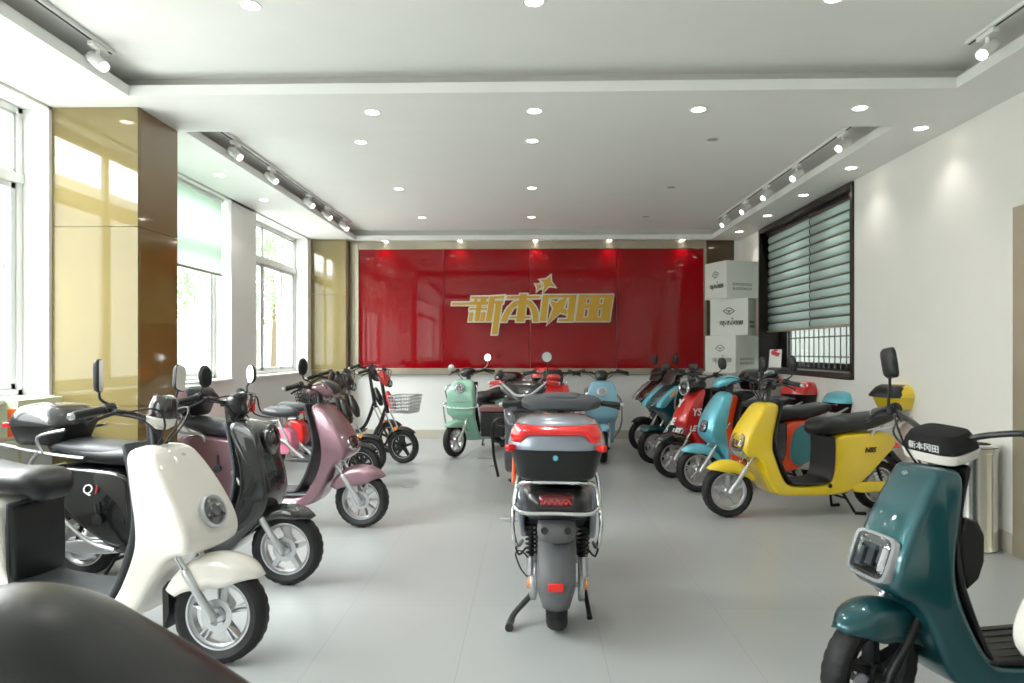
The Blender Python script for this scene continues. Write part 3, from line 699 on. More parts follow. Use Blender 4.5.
def headlight_round(s, pos, n, r=.055, st=False, bez=BLKM, proj=True):
    M = dirM(pos, n)
    b = s.p('headlight', MB().lathe([(r * .9, -.03), (r * 1.12, -.012), (r * 1.14, .004), (r * 1.04, .012), (r * .96, .008), (r * .93, -.006), (.0001, -.006)], M, 36), bez, st=st)
    s.p('headlight_reflector', MB().lathe([(r * .93, -.004), (r * .7, .000), (r * .35, .002), (.0001, .0)], M, 30), REFL, b, st=st)
    m = MB(); m.lathe([(r * .45, .001), (r * .45, .011), (r * .36, .014), (.0001, .016)], M, 24)
    for k in range(3):
        a = R_(90 + 120 * k); m.box(tuple(M @ Vector((cos(a) * r * .68, sin(a) * r * .68, .004))), (r * .35, r * .14, .012), (M.to_3x3() @ Matrix.Rotation(a, 3, 'Z')).to_4x4())
    s.p('lamp_bulb', m, PL if proj else LENS, b, st=st)
    g = s.p('headlight_lens', MB().lathe([(r * .98, .008), (r * .8, .016), (r * .4, .021), (.0001, .022)], M, 30), GLASSL, b, st=st)
    return b
def headlight_rect(s, pos, n, a=.05, c=.06, up=(0, 0, 1), bez=ALD, st=False, p=5, taper=.9):
    M = dirM(pos, n, up)
    b = s.p('headlight', MB().vloft([(-.04, 0, 0, a * 1.05, c * 1.05, p), (.002, 0, 0, a * 1.14, c * 1.12, p), (.010, 0, 0, a * 1.10, c * 1.08, p), (.010, 0, 0, a * .95, c * .95, p), (-.008, 0, 0, a * .93, c * .93, p)], 32, M), bez, st=st)
    s.p('headlight_reflector', MB().vloft([(-.007, 0, 0, a * .93, c * .93, p), (-.003, 0, 0, a * .8, c * .8, p)], 32, M), REFL, b, st=st)
    m = MB()
    for k in (-1, 0, 1): m.box(tuple(M @ Vector((k * a * .55, k * c * .2, .003))), (a * .35, c * .9, .012), M.to_3x3().to_4x4())
    s.p('lamp_bulb', m, PLG, b, st=st)
    s.p('headlight_lens', MB().vloft([(.008, 0, 0, a * .95, c * .95, p), (.013, 0, 0, a * .85, c * .85, p), (.015, 0, 0, a * .5, c * .5, p)], 32, M), GLASSL, b, st=st)
    return b
GLASSL = bpy.data.materials.new('thin_clear_lens'); GLASSL.use_nodes = True
_n = GLASSL.node_tree.nodes; _l = GLASSL.node_tree.links; _n.remove(_n['Principled BSDF'])
_t = _n.new('ShaderNodeBsdfTransparent'); _t.inputs[0].default_value = (.93, .95, .97, 1); _g = _n.new('ShaderNodeBsdfGlossy'); _g.inputs['Roughness'].default_value = .03; _f0 = _n.new('ShaderNodeLayerWeight'); _f0.inputs[0].default_value = .5; _f = _n.new('ShaderNodeMapRange'); _f.inputs['To Min'].default_value = .04; _f.inputs['To Max'].default_value = .45; _l.new(_f0.outputs['Facing'], _f.inputs[0]); _m = _n.new('ShaderNodeMixShader')
for a_, b_ in ((_f.outputs[0], _m.inputs[0]), (_t.outputs[0], _m.inputs[1]), (_g.outputs[0], _m.inputs[2]), (_m.outputs[0], _n['Material Output'].inputs[0])): _l.new(a_, b_)

def topcase(s, cx=-.19, z=.80, lid=None, rx=.185, ry=.20, h=.19, pad=False, refl='small', base=PL, wrap=False):
    b = s.p('top_case', MB().vloft([(z, cx, 0, rx * .72, ry * .72, 4), (z + .012, cx, 0, rx * .8, ry * .8, 4), (z + h * .45, cx, 0, rx * .97, ry * .97, 3.6), (z + h * .48, cx, 0, rx, ry, 3.6)], 40), base)
    s.p('case_lid', MB().vloft([(z + h * .49, cx, 0, rx * 1.01, ry * 1.01, 3.6), (z + h * .55, cx, 0, rx * 1.01, ry * 1.01, 3.6), (z + h * .75, cx, 0, rx * .93, ry * .94, 3.2), (z + h * .92, cx, 0, rx * .78, ry * .8, 3), (z + h, cx, 0, rx * .5, ry * .55, 2.8), (z + h * 1.01, cx, 0, rx * .2, ry * .25, 2.5)], 40), lid or P['black'], b)
    if pad:
        s.p('backrest_pad', MB().vloft([(z + h * .5, cx + rx * .62, 0, rx * .48, ry * .92, 4), (z + h * .6, cx + rx * .62, 0, rx * .47, ry * .92, 4), (z + h * .88, cx + rx * .5, 0, rx * .40, ry * .78, 3), (z + h * .99, cx + rx * .42, 0, rx * .3, ry * .6, 3)], 32), LEA, b)
    for sg in (-1, 1):
        s.p('reflector', MB().box((cx - rx * .82, sg * ry * .72, z + h * .5), (.07, .075, .028), Matrix.Rotation(sg * -.6, 4, 'Z')), REDL, b, bevel=.006)
    s.p('lock', MB().box((cx - rx * 1.0, 0, z + h * .42), (.014, .05, .04)), PL, b, bevel=.004)
    return b
def rear_gear(s, arm=ALD, armcol=None, shock=True, stand=True, mud=PL, lamp=True, lampx=-.10, lampz=.52, lw=.10, sidestand=False, armz=0):
    L, R = s.L, s.R
    m = MB()
    for sg in (-1, 1): m.pillow([(-.05, R + .03, .02), (.02, R + .045, .02), (.30, R + .035, .02), (.34, R + .0, .02), (.30, R - .03, .02), (.0, R - .045, .02), (-.05, R - .02, .02)], .008, .002, 1, y0=sg * .078 - .014, y1=sg * .078 + .014)
    m.tube([(0, -.1, R), (0, .1, R)], .014, 10)
    s.p('swingarm', m, armcol or arm)
    if shock:
        for sg in (-1, 1):
            k = MB().tube([(.02, sg * .095, R + .03), (.12, sg * .10, .48)], .011, 8)
            hx = []
            for i in range(60):
                t = i / 59; hx.append((.035 + .075 * t + .022 * cos(t * 2 * PI * 7), sg * .0965 + .022 * sin(t * 2 * PI * 7), R + .07 + .18 * t))
            k.tube(hx, .0042, 5)
            s.p('shock_absorber', k, DRK)
    b = MB(); rs = []
    for i in range(13):
        a = R_(60 + 115 * i / 12); rs.append([(cos(a) * (R + .035 + .012 * (1 - (u / 4) ** 2)), u / 4 * .07, R + sin(a) * (R + .035 + .012 * (1 - (u / 4) ** 2))) for u in range(-4, 5)])
    b.rings(rs, closed=False, capa=False, capb=False); s.p('mudguard', b, mud, solid=.005, ang=60)
    if stand:
        k = MB()
        for sg in (-1, 1):
            k.tube([(.36, sg * .07, .17), (.33, sg * .11, .09), (.30, sg * .14, .02)], [.012, .011, .011], 8)
            k.tube([(.30, sg * .14, .014), (.22, sg * .16, .012)], [.012, .014], 8)
        k.tube([(.34, -.1, .12), (.34, .1, .12)], .01, 8); k.bb(.3, .5, -.05, .05, .15, .18)
        s.p('centre_stand', k, DRK)
    if lamp:
        t = s.p('tail_lamp', MB().sweep([(lampx + .03, lampz + .02, .03, lw), (lampx - .02, lampz, .026, lw * .95), (lampx - .04, lampz - .01, .02, lw * .8)], 3, 16, 4), REDL)
        q = MB().pillow([(lampx + .0, lampz - .03, .06), (lampx - .06, lampz - .10, .06), (lampx - .14, lampz - .17, .05), (lampx - .10, lampz - .19, .05), (lampx + .03, lampz - .08, .06)], .006, 0, 1)
        s.p('plate_bracket', q, PL)
def rail(s, z=.66, col=ALD, x0=.12, x1=-.26, w=.15, up=.10):
    m = MB()
    m.tube([(x0 + .04, w, z - .05), (x0, w, z), (-.05, w, z + .02), (x1, w * .8, z + up), (x1 - .04, 0, z + up), (x1, -w * .8, z + up), (-.05, -w, z + .02), (x0, -w, z), (x0 + .04, -w, z - .05)], .010, 10, smooth=5)
    m.tube([(-.12, .1, z - .02), (x1 + .04, .06, z + up)], .008, 8); m.tube([(-.12, -.1, z - .02), (x1 + .04, -.06, z + up)], .008, 8)
    m.bb(x1 - .02, x1 + .14, -.09, .09, z + up - .004, z + up + .012)
    return s.p('grab_rail', m, col)
def floor_mat(s, x0=.50, x1=.92, z=.245, w=.15, m=FILM):
    b = MB().pillow([(x0, z, w), (x1, z, w), (x1 + .03, z + .03, w * .95), (x1 - .0, z + .018, w), (x0, z + .018, w)], .008, 0, 1)
    for k in range(5): b.bb(x0 + .05, x1 - .06, -.1 + k * .05 - .006, -.1 + k * .05 + .006, z + .016, z + .0225)
    return s.p('floorboard', b, m)
def N_poly(o=0.0, ws=(.14, .165, .17, .15), tail=True, fx=0, bulge=0):
    a, b, c, d = ws
    p = [(1.03 + fx, .885, a), (1.10 + fx, .80, b), (1.20 + fx + bulge, .65, c), (1.235 + fx + bulge, .52, c), (1.19 + fx, .455, c * .9), (1.10 + fx, .46, d), (1.03, .26, d), (.97, .165, d), (.78, .15, d), (.40, .15, d), (.29, .19, d)]
    if tail: p += [(.18, .27, d), (.02, .42, d), (-.12, .53, d * .8), (-.10, .60, d * .75), (.0, .645, d), (.25, .635, d * 1.05), (.47, .62, d)]
    else: p += [(.3, .25, d), (.40, .25, d)]
    p += [(.475, .45, d), (.49, .29, d), (.55, .245, d), (.82, .24, d), (.89, .28, d), (.96, .45, d), (.985, .56, b), (.93, .74, a), (.90, .87, a * .95)]
    return p
def inner_liner(s, m=PL, w=.125, pts=None):
    pts = pts or [(.90, .875), (.955, .70), (.975, .57), (.93, .40), (.86, .28), (.80, .255), (.57, .255), (.505, .30), (.485, .45), (.485, .60)]
    ks = [.74, .86, .96] + [1] * 20
    return s.p('inner_liner', MB().sweep([(x - .004, z + .004, .011, w * ks[i]) for i, (x, z) in enumerate(pts)], 4, 16, 5), m)
def n_scooter(name, label, F, head, steer, col, seatm=LEA, poly=None, ws=(.14, .165, .17, .15), fendc=None, rimc=ALU, mats=PL, light='rect', bulge=0, rims='five', tail=True, liner_w=.15, hz=.985, fork_c=ALD, bars=True, seatpts=None, armcol=None, fdrop=.06, railc=ALD, cat='scooter', mot=True, group=None, fa0=48, ftip=.35, lpts=None, fr0=.022, fw=.065, r_=.022, cw=.012, L=1.30):
    s = Sc(name, label, cat, F, head, steer, L=L)
    s.body = s.p('body_shell', MB().pillow(poly or N_poly(ws=ws, tail=tail, bulge=bulge), r_, cw, 2), col)
    inner_liner(s, mats, liner_w, lpts)
    wheel(s, s.L, True, style=rims, rim=rimc); wheel(s, 0, False, style=rims, rim=rimc, motor=mot, disc=False)
    fork(s, col=fork_c)
    fender(s, s.L, s.R, fa0, 155, fendc or col, drop=fdrop, tip=ftip, r0=fr0, w=fw)
    if bars: handlebar(s, z=hz)
    seat(s, seatpts or [(.56, .655, .055, .10), (.50, .69, .06, .135), (.30, .69, .055, .145), (.12, .71, .058, .14), (-.02, .74, .045, .125)], seatm)
    rear_gear(s, armcol=armcol)
    if railc: rail(s, col=railc)
    return s
def pod(s, pos, n, r=.075, h=.075, p=3.2, top=FELT, base=P['white'], wide=1.0, par=None):
    M = dirM(pos, n)
    b = s.p('instrument_pod', MB().vloft([(-.04, 0, 0, r * .6 * wide, r * .6, p), (-.022, 0, 0, r * 1.0 * wide, r * 1.0, p), (.006, 0, 0, r * 1.08 * wide, r * 1.05, p), (.010, 0, 0, r * wide, r, p)], 32, M), base, st=True)
    s.p('knitted_cover' if top is FELT else 'plastic_cover', MB().vloft([(.008, 0, 0, r * 1.0 * wide, r * 1.0, p), (.012, 0, 0, r * 1.05 * wide, r * 1.03, p), (h * .6, 0, 0, r * .96 * wide, r * .93, p), (h * .92, 0, 0, r * .8 * wide, r * .8, p), (h, 0, 0, r * .6 * wide, r * .6, p)], 32, M), top, b, st=True)
    return b, M
# ======================= left row =======================
def decal_side(s, text, x, z, y, size, m, side=-1, shear=.2, bold=.002, tilt=0, name='lettering'):
    M = dirM((x, side * y, z), (0, side, 0)) @ Matrix.Rotation(R_(tilt), 4, 'Z')
    return text_mesh(name, text, size, M, m, s.root, ext=.0008, shear=shear, bold=bold)
# white scooter
s = n_scooter('electric_scooter', 'pearl white scooter with round headlight and black seat, large at the left', (-1.26, 2.83), -15, 9, P['white'], ws=(.12, .15, .165, .145), bulge=.03, mats=PLG,
              poly=[(1.05, .885, .115), (1.12, .80, .145), (1.22, .66, .16), (1.285, .54, .16), (1.26, .455, .155), (1.15, .44, .13), (1.07, .36, .11), (.99, .20, .13), (.90, .15, .14), (.24, .15, .15), (.13, .19, .15), (.02, .27, .15), (-.14, .42, .15), (-.28, .53, .12), (-.26, .60, .12), (-.16, .645, .15), (.09, .635, .15), (.27, .62, .15),
                    (.285, .45, .145), (.30, .29, .14), (.38, .235, .14), (.82, .23, .14), (.88, .26, .14), (.96, .42, .14), (.985, .52, .14), (.93, .74, .125), (.90, .875, .11)], railc=None, fdrop=.11, bars=True, fa0=42, fr0=.03, ftip=.25, liner_w=.135, lpts=[(.90, .875), (.955, .70), (.975, .55), (.935, .40), (.86, .255), (.80, .24), (.40, .24), (.325, .28), (.31, .45), (.31, .60)], seatpts=[(.40, .655, .055, .10), (.34, .69, .06, .135), (.14, .69, .055, .145), (-.04, .71, .058, .14), (-.18, .74, .045, .125)])
headlight_round(s, (1.262, 0, .615), (1, 0, .42), .062, bez=ALD)
s.p('seat_box', MB().pillow([(.28, .60, .135), (.335, .60, .135), (.345, .45, .13), (.345, .25, .13), (.29, .24, .135)], .02, .004, 1), PL)
floor_mat(s, .35, .86, .228, .138)
pod(s, (s.L - .30, 0, .985), (.18, 0, 1), .052, .10, 2.6, top=BRN, base=P['cream'])
mirror(s, -1, (-.38, .20, 1.02), (-.42, .215, 1.12), 'rect', (.044, .066), (1, .55, .05), MIRW, tilt=.0)
mirror(s, 1, (-.38, .20, 1.02), (-.36, .215, 1.12), 'rect', (.040, .060), (1, .05, .1), MIRW, tilt=-.22)
emblem(s.root, dirM((1.112, 0, .84), (.75, 0, .55)), .014, PLM)
s.p('mudflap', MB().pillow([(s.L - .21, .33, .05), (s.L - .20, .2, .05), (s.L - .225, .13, .05), (s.L - .235, .3, .05)], .001, 0, 0), PL, st=True)
# black scooter with top case
s = n_scooter('electric_scooter', 'glossy black scooter with silver crash rail and black top case, behind the pearl white scooter', (-1.32, 3.78), -6, 0, P['charcoal'], rims='wide5', mats=PLG, liner_w=.105, lpts=[(.985, .875), (1.03, .70), (1.045, .57), (1.01, .40), (.92, .28), (.84, .25), (.57, .25), (.505, .30), (.485, .45), (.485, .60)],
              poly=[(1.07, .905, .09), (1.17, .865, .115), (1.21, .78, .125), (1.215, .70, .125), (1.25, .60, .13), (1.26, .48, .13), (1.21, .38, .12), (1.10, .26, .13), (1.0, .165, .14), (.85, .15, .14), (.40, .15, .15), (.31, .22, .15), (.18, .30, .155), (.02, .42, .15), (-.12, .53, .12), (-.10, .62, .12), (.0, .655, .15), (.25, .64, .155), (.47, .62, .15),
                    (.475, .45, .15), (.49, .29, .15), (.55, .245, .14), (.86, .235, .14), (.94, .27, .14), (1.04, .42, .125), (1.08, .56, .125), (1.04, .74, .115), (.985, .88, .095)], railc=None, fendc=P['charcoal'], fdrop=.05)
headlight_round(s, (1.212, 0, .79), (1, 0, .12), .072, bez=BLKM)
seat(s, [(.5, .70, .03, .08), (.44, .70, .05, .12), (.2, .72, .05, .14), (0, .74, .045, .13)], LEB, name='seat_cushion')
s.p('instrument_pod', MB().sweep([(1.03, 1.02, .03, .05), (1.0, .98, .05, .06), (1.02, .93, .045, .045)], 4, 16, 3), BLKM, st=True)
mirror(s, -1, (-.36, .21, 1.02), (-.35, .22, 1.10), 'oval', (.04, .06), (-1, .25, .1), MIR, tilt=.25)
mirror(s, 1, (-.36, .21, 1.02), (-.34, .24, 1.10), 'oval', (.04, .056), (-.55, -.9, .1), MIR, tilt=.3)
r = MB()
for y in (-.17, .17):
    r.tube([(.22, y, .69), (.10, y, .70), (-.08, y * .95, .72), (-.40, y * .8, .76)], .010, 8, smooth=5)
    r.tube([(-.02, y, .71), (-.05, y * 1.05, .80), (.1, y * .95, .84)], .009, 8, smooth=5)
    r.tube([(-.05, y, .72), (-.10, y * 1.04, .62), (-.02, y * 1.04, .48), (.22, y * 1.02, .26), (.40, y, .20)], .012, 8, smooth=6)
r.tube([(-.40, -.13, .76), (-.42, 0, .76), (-.40, .13, .76)], .010, 8, smooth=4)
s.p('crash_rail', r, ALU)
k = MB().pillow([(-.03, .235, .02), (.3, .24, .02), (.33, .20, .02), (.3, .165, .02), (-.02, .155, .02), (-.07, .19, .02)], .008, .002, 1, y0=-.135, y1=-.10)
s.p('motor_cover', k, P['silver'])
tag(s.p('side_reflector', MB().lathe([(.0001, 0), (.02, 0), (.02, .008), (.0001, .012)], dirM((-.09, -.10, .29), (0, -1, 0)), 16), ORL), 'round amber side reflector')
topcase(s, cx=-.10, z=.75, rx=.19, ry=.18, h=.225)
for o_ in s.root.children:
    if o_.name.split('.')[0] in ('swingarm', 'shock_absorber', 'mudguard', 'tail_lamp', 'plate_bracket', 'motor_cover', 'side_reflector') or (o_.name.startswith('wheel') and min(v.co.x for v in o_.data.vertices) < .5): o_.location.x = .10
decal_side(s, 'Q', .235, .52, .1655, .075, WTXT, bold=0); decal_side(s, 'i', .285, .52, .1655, .07, REDP, bold=0)
s.p('key_fob', MB().lathe([(.0001, -.008), (.028, -.006), (.028, .006), (.0001, .008)], dirM((.30, -.172, .36), (0, -1, 0)), 18).tube([(.30, -.17, .385), (.29, -.17, .45)], .006, 6), PL)
decal_side(s, 'm', 1.19, .50, .05, .05, WTXT, name='emblem') if False else None
# mauve scooter
MAUV = dict(poly=[(1.01, .90, .11), (1.10, .82, .14), (1.19, .70, .155), (1.25, .57, .16), (1.22, .50, .155), (1.14, .47, .14), (1.06, .30, .13), (.98, .165, .14), (.85, .15, .15), (.40, .15, .16), (.30, .22, .17), (.18, .30, .17), (.02, .42, .16), (-.12, .53, .12), (-.12, .62, .12), (.0, .665, .15), (.25, .65, .16), (.46, .63, .15),
                        (.475, .45, .15), (.49, .29, .15), (.55, .235, .15), (.86, .225, .14), (.93, .27, .14), (1.02, .42, .15), (1.05, .56, .16), (1.0, .74, .15), (.94, .88, .12)])
s = n_scooter('electric_scooter', 'mauve scooter with matching top case and flared pointed front mudguard', (-1.21, 5.02), -8, 1, P['mauve'], rims='ten', mats=PLG, liner_w=.12, fdrop=.12, fr0=.035, ftip=.2, fa0=45, railc=ALD, bars=True, seatm=LEB, **MAUV)
s.p('handlebar_cowl', MB().sweep([(1.10, .95, .02, .05), (1.07, .975, .045, .085), (1.0, 1.0, .05, .11), (.94, .98, .035, .10)], 5, 22, 2.6), P['mauve'], st=True)
s.p('instrument_screen', MB().sweep([(1.11, .97, .02, .06), (1.08, 1.01, .025, .07), (1.02, 1.045, .02, .07)], 4, 18, 3), BLKM, st=True)
headlight_rect(s, (1.232, 0, .61), (1, 0, .45), .075, .045, bez=CHR, p=3)
mirror(s, -1, (-.33, .16, 1.03), (-.36, .21, 1.12), 'oval', (.046, .062), (-1, .2, .1), MIR, tilt=.2)
mirror(s, 1, (-.33, .16, 1.03), (-.33, .22, 1.04), 'oval', (.04, .05), (-1, 0, .1), PINK, tilt=.2)
topcase(s, cx=-.10, z=.79, lid=P['mauve'], pad=True, rx=.185, ry=.18, h=.22)
floor_mat(s, .5, .93, .232, .14)
s.p('key_fob', MB().lathe([(.0001, -.008), (.028, -.006), (.028, .006), (.0001, .008)], dirM((.27, -.172, .42), (0, -1, 0)), 18).tube([(.27, -.172, .445), (.27, -.170, .52)], .005, 6), PLG)
# black seat and tail of the scooter just below the camera
s = Sc('electric_scooter', 'dark glossy scooter in the near left corner, only its rounded tail cover in view', 'scooter', (-2.06, 1.50), 176, 0)
P['tail'] = mat('worn_black_plastic_cover', (9, 9, 9), .3, bump=.15, bscale=60)
s.p('tail_cover', MB().sweep([(.54, .56, .10, .12), (.42, .635, .12, .18), (.28, .64, .12, .20), (.13, .59, .10, .20), (-.03, .53, .08, .18), (-.17, .495, .05, .14)], 6, 32, 2.3), P['tail'])
s.p('body_shell', MB().pillow(N_poly(ws=(.12, .15, .16, .145), tail=False), .022, .012, 2), P['black'])
wheel(s, s.L, True); wheel(s, 0, False, motor=True, disc=False); fork(s); fender(s, s.L, s.R, 5, 150, P['black']); handlebar(s); rear_gear(s, lamp=False)
# ======================= light mopeds with baskets behind =======================
def wire_basket(s, c, d, m, rings=4, nx=6, ny=6, name='basket', st=True, taper=.8):
    b = MB(); x, y, z = c; lx, ly, lz = d; r = .0045
    def rect(zz, k): return [(x + sx * lx / 2 * k, y + sy * ly / 2 * k, zz) for sx, sy in ((-1, -1), (1, -1), (1, 1), (-1, 1), (-1, -1))]
    for i in range(rings + 1):
        t = i / rings; k = taper + (1 - taper) * t; b.tube(rect(z + lz * t, k), .006 if i == rings else r, 5)
    for i in range(nx + 1):
        t = -1 + 2 * i / nx
        for sg in (-1, 1):
            b.tube([(x + t * lx / 2 * taper, y + sg * ly / 2 * taper, z), (x + t * lx / 2, y + sg * ly / 2, z + lz)], r, 4)
            b.tube([(x + sg * lx / 2 * taper, y + t * ly / 2 * taper, z), (x + sg * lx / 2, y + t * ly / 2, z + lz)], r, 4)
        b.tube([(x + t * lx / 2 * taper, y - ly / 2 * taper, z), (x + t * lx / 2 * taper, y + ly / 2 * taper, z)], r, 4)
    return s.p(name, b, m, st=st)
def moped(label, F, head, steer, accent, frame, seatm=LEA, front_basket=None, mid_basket=False, hz=1.0, R=.195, battery=None, light=None, L=1.15, curve=False):
    s = Sc('electric_moped', label, 'electric moped', F, head, steer, L=L, R=R, group='light electric mopeds at the back left')
    wheel(s, L, True, w=.07, style='wide5', rim=PL, disc=False); wheel(s, 0, False, w=.07, style='wide5', rim=PL, disc=False, motor=True)
    pin = MB()
    for y in (-.027, .027): pin.lathe([(.68 * R, -.001), (.68 * R, .001), (.66 * R, .001), (.66 * R, -.001)], yM(L, R, y), 36, closed=True)
    s.p('rim_stripe', pin, ALD, st=True)
    fork(s, top=(-.2, .58), col=BLKM, w=.055, up=CHR, rl=.014)
    fender(s, L, R, 45, 165, PL, w=.04, r0=.012, drop=.015)
    for sg in (-1, 1): s.p('side_reflector', MB().lathe([(.0001, 0), (.02, 0), (.02, .006), (.0001, .009)], dirM((L - .06, sg * .062, .40), (0, sg, 0)), 14), ORL, st=True)
    f = MB()
    f.tube([(L - .2, 0, .56), (L - .24, 0, .75), (L - .29, 0, hz)], [.026, .022, .018], 12)
    s.p('steering_column', f, BLKM, st=True)
    g = MB()
    if curve:
        for y in (-.09, .09):
            g.tube([(L - .22, y * .3, .58), (L - .32, y, .34), (L - .5, y, .24), (.52, y, .30), (.36, y, .42), (.24, y, .40), (.0, y, .22)], .017, 10, smooth=6)
            g.tube([(.48, y, .28), (.30, y * .7, .62)], .013, 8)
    else:
        g.tube([(L - .22, 0, .62), (L - .34, 0, .34), (L - .5, 0, .24), (.5, 0, .24), (.36, 0, .34), (.32, 0, .60)], .022, 10, smooth=5)
        for y in (-.06, .06): g.tube([(.36, y * .4, .34), (.0, y, R)], .012, 8); g.tube([(.34, y * .4, .56), (-.02, y * 1.3, .52), (0, y, R)], .010, 8)
    s.p('frame', g, frame)
    s.p('footrest', MB().pillow([(.42, .26, .13), (L - .42, .26, .13), (L - .36, .30, .12), (L - .42, .225, .13), (.42, .225, .13)], .01, 0, 1), PLG)
    s.p('battery_box', MB().pillow([(.22, .54, .07), (.42, .54, .07), (.46, .34, .07), (.40, .27, .07), (.20, .30, .07)], .015, .004, 1), battery or PL)
    s.p('seat_post', MB().tube([(.32, 0, .52), (.30, 0, .66)], .02, 10), CHR)
    seat(s, [(.46, .66, .02, .05), (.42, .675, .04, .09), (.30, .68, .048, .13), (.18, .69, .045, .12)], seatm, 2.3)
    handlebar(s, hx=-.30, z=hz, w=.29, back=.10, rise=.05, neck=False)
    s.p('instrument_pod', MB().sweep([(L - .2, hz - .12, .02, .04), (L - .22, hz - .06, .05, .06), (L - .28, hz + .02, .035, .055)], 4, 16, 2.6), accent, st=True)
    M = (L - .165, 0, hz - .10); headlight_round(s, M, (1, 0, .1), .038, st=True, proj=False)
    k = MB().sweep([(L - .12, .60, .02, .035), (L - .15, .68, .035, .055), (L - .20, .80, .02, .03)], 4, 14, 3); s.p('front_panel', k, accent, st=True)
    if front_basket: wire_basket(s, (L + .03, 0, hz - .42), (.27, .30, .19), front_basket, rings=5, nx=8, ny=8)
    if mid_basket:
        wire_basket(s, (.02, 0, .60), (.30, .26, .16), DRK, name='rear_basket', st=False)
        s.p('rear_carrier', MB().tube([(.2, .07, .56), (-.14, .07, .58), (-.16, 0, .58), (-.14, -.07, .58), (.2, -.07, .56)], .008, 8), DRK)
        s.p('tail_lamp', MB().box((-.17, 0, .55), (.02, .10, .04)), REDL, bevel=.005)
    else:
        s.p('rear_carrier', MB().tube([(.18, .07, .56), (-.12, .07, .60), (-.18, .06, .76), (-.18, 0, .78), (-.18, -.06, .76), (-.12, -.07, .60), (.18, -.07, .56)], .009, 8, smooth=4), DRK)
        s.p('tail_lamp', MB().sweep([(-.20, .74, .02, .05), (-.21, .68, .02, .05), (-.20, .63, .015, .045)], 3, 14, 3), REDL)
    b = MB(); rs = []
    for i in range(11):
        a = R_(30 + 140 * i / 10); rs.append([(cos(a) * (R + .018), u * .04, R + sin(a) * (R + .018)) for u in (-1, -.5, 0, .5, 1)])
    b.rings(rs, closed=False, capa=False, capb=False); s.p('mudguard', b, PL, solid=.004)
    return s
moped('light electric moped with curved silver frame and pink battery box, behind the mauve scooter', (-1.57, 6.5), -14, 0, BLKM, ALU, LEB, battery=PINK, curve=True, hz=.99)
moped('black framed electric moped with red battery box, between the silver framed and red ones', (-1.66, 7.16), -12, 0, BLKM, BLKM, LEB, battery=REDP, hz=1.0)
moped('red and black electric moped with a large silver wire basket over its front wheel', (-1.43, 7.87), -16, -4, REDP, BLKM, LEA, front_basket=ALU, mid_basket=True, battery=REDP, hz=1.0)
moped('black electric moped parked farthest back on the left, its front wheel half hidden', (-1.74, 8.67), -14, 0, BLKM, BLKM, LEA, mid_basket=True, hz=1.03)
# ======================= right row =======================
# yellow
s = n_scooter('electric_scooter', 'lemon yellow electric scooter with black bench seat and yellow top case', (1.51, 5.4), 193, -6, P['yellow'], ws=(.105, .125, .135, .14), rims='wide5', armcol=P['yellow'], fdrop=.075, railc=ALD)
headlight_rect(s, (1.212, 0, .575), (1, 0, .40), .085, .062, bez=PLM, p=3.2)
s.p('headlight_base', MB().pillow([(1.245, .52, .10), (1.22, .455, .10), (1.16, .46, .10), (1.16, .52, .10)], .01, .004, 1), P['silver'])
k = MB().pillow([(-.06, .245, .02), (.1, .25, .02), (.30, .25, .02), (.33, .21, .02), (.28, .165, .02), (.02, .17, .02), (-.07, .20, .02)], .008, .002, 1, y0=.10, y1=.14); s.p('motor_cover', k, P['yellow'])
decal_side(s, 'N8S', .17, .50, .1465, .055, DTXT, 1, .3)
mirror(s, 1, (-.38, .20, 1.02), (-.42, .235, 1.13), 'oval', (.045, .062), (-1, -.2, .1), MIR, tilt=-.2); mirror(s, -1, (-.38, .20, 1.02), (-.42, .235, 1.13), 'oval', (.045, .062), (-1, -.2, .1), MIR)
s.p('instrument_pod', MB().sweep([(1.0, .98, .03, .055), (.96, 1.03, .03, .06), (.92, 1.04, .015, .05)], 4, 14, 3), BLKM, st=True)
topcase(s, cx=-.24, z=.80, lid=P['yellow'], pad=True, rx=.20, ry=.17, h=.20, base=P['yellow'])
seat(s, [(.50, .665, .06, .13), (.30, .695, .06, .145), (.1, .72, .06, .145), (-.06, .75, .045, .12)], LEA, name='seat_cushion')
s.p('side_plug', MB().lathe([(.0001, 0), (.018, 0), (.016, .004), (.0001, .004)], dirM((.52, .1465, .235), (0, 1, 0)), 16), PL)
# light blue and orange
s = n_scooter('electric_scooter', 'tmp', (1.51, 6.35), 197, -6, P['orange'], ws=(.07, .08, .09, .13), rims='five', fendc=P['cyan'], fdrop=.07)
s.root['label'] = 'light blue and orange scooter with teal side panel, behind the lemon yellow scooter'
s.p('front_shield', MB().pillow([(1.05, .915, .09), (1.13, .82, .115), (1.22, .66, .13), (1.255, .52, .13), (1.20, .45, .125), (1.13, .40, .11), (1.05, .24, .11), (1.0, .24, .115), (1.05, .42, .13), (1.08, .56, .135), (1.03, .74, .12), (.975, .885, .10)], .02, .012, 2), P['cyan'])
for y in (-1, 1): s.p('side_panel', MB().pillow([(-.10, .55, .1), (.02, .635, .1), (.38, .60, .1), (.45, .30, .1), (.36, .20, .1), (.18, .27, .1)], .012, .004, 2, y0=y * .125, y1=y * .152), P['tealpanel'])
s.p('handlebar_cowl', MB().sweep([(1.10, .95, .02, .06), (1.07, .985, .04, .11), (.98, 1.01, .04, .14), (.92, 1.0, .025, .12)], 5, 20, 2.6), P['cyan'], st=True)
headlight_rect(s, (1.215, 0, .60), (1, 0, .42), .05, .05, bez=PL, p=3.5) if False else headlight_rect(s, (1.232, 0, .59), (1, 0, .38), .05, .05, bez=PL, p=3.5)
seat(s, [(.50, .665, .06, .13), (.34, .69, .055, .14), (.22, .68, .05, .14)], LEA, name='seat_cushion')
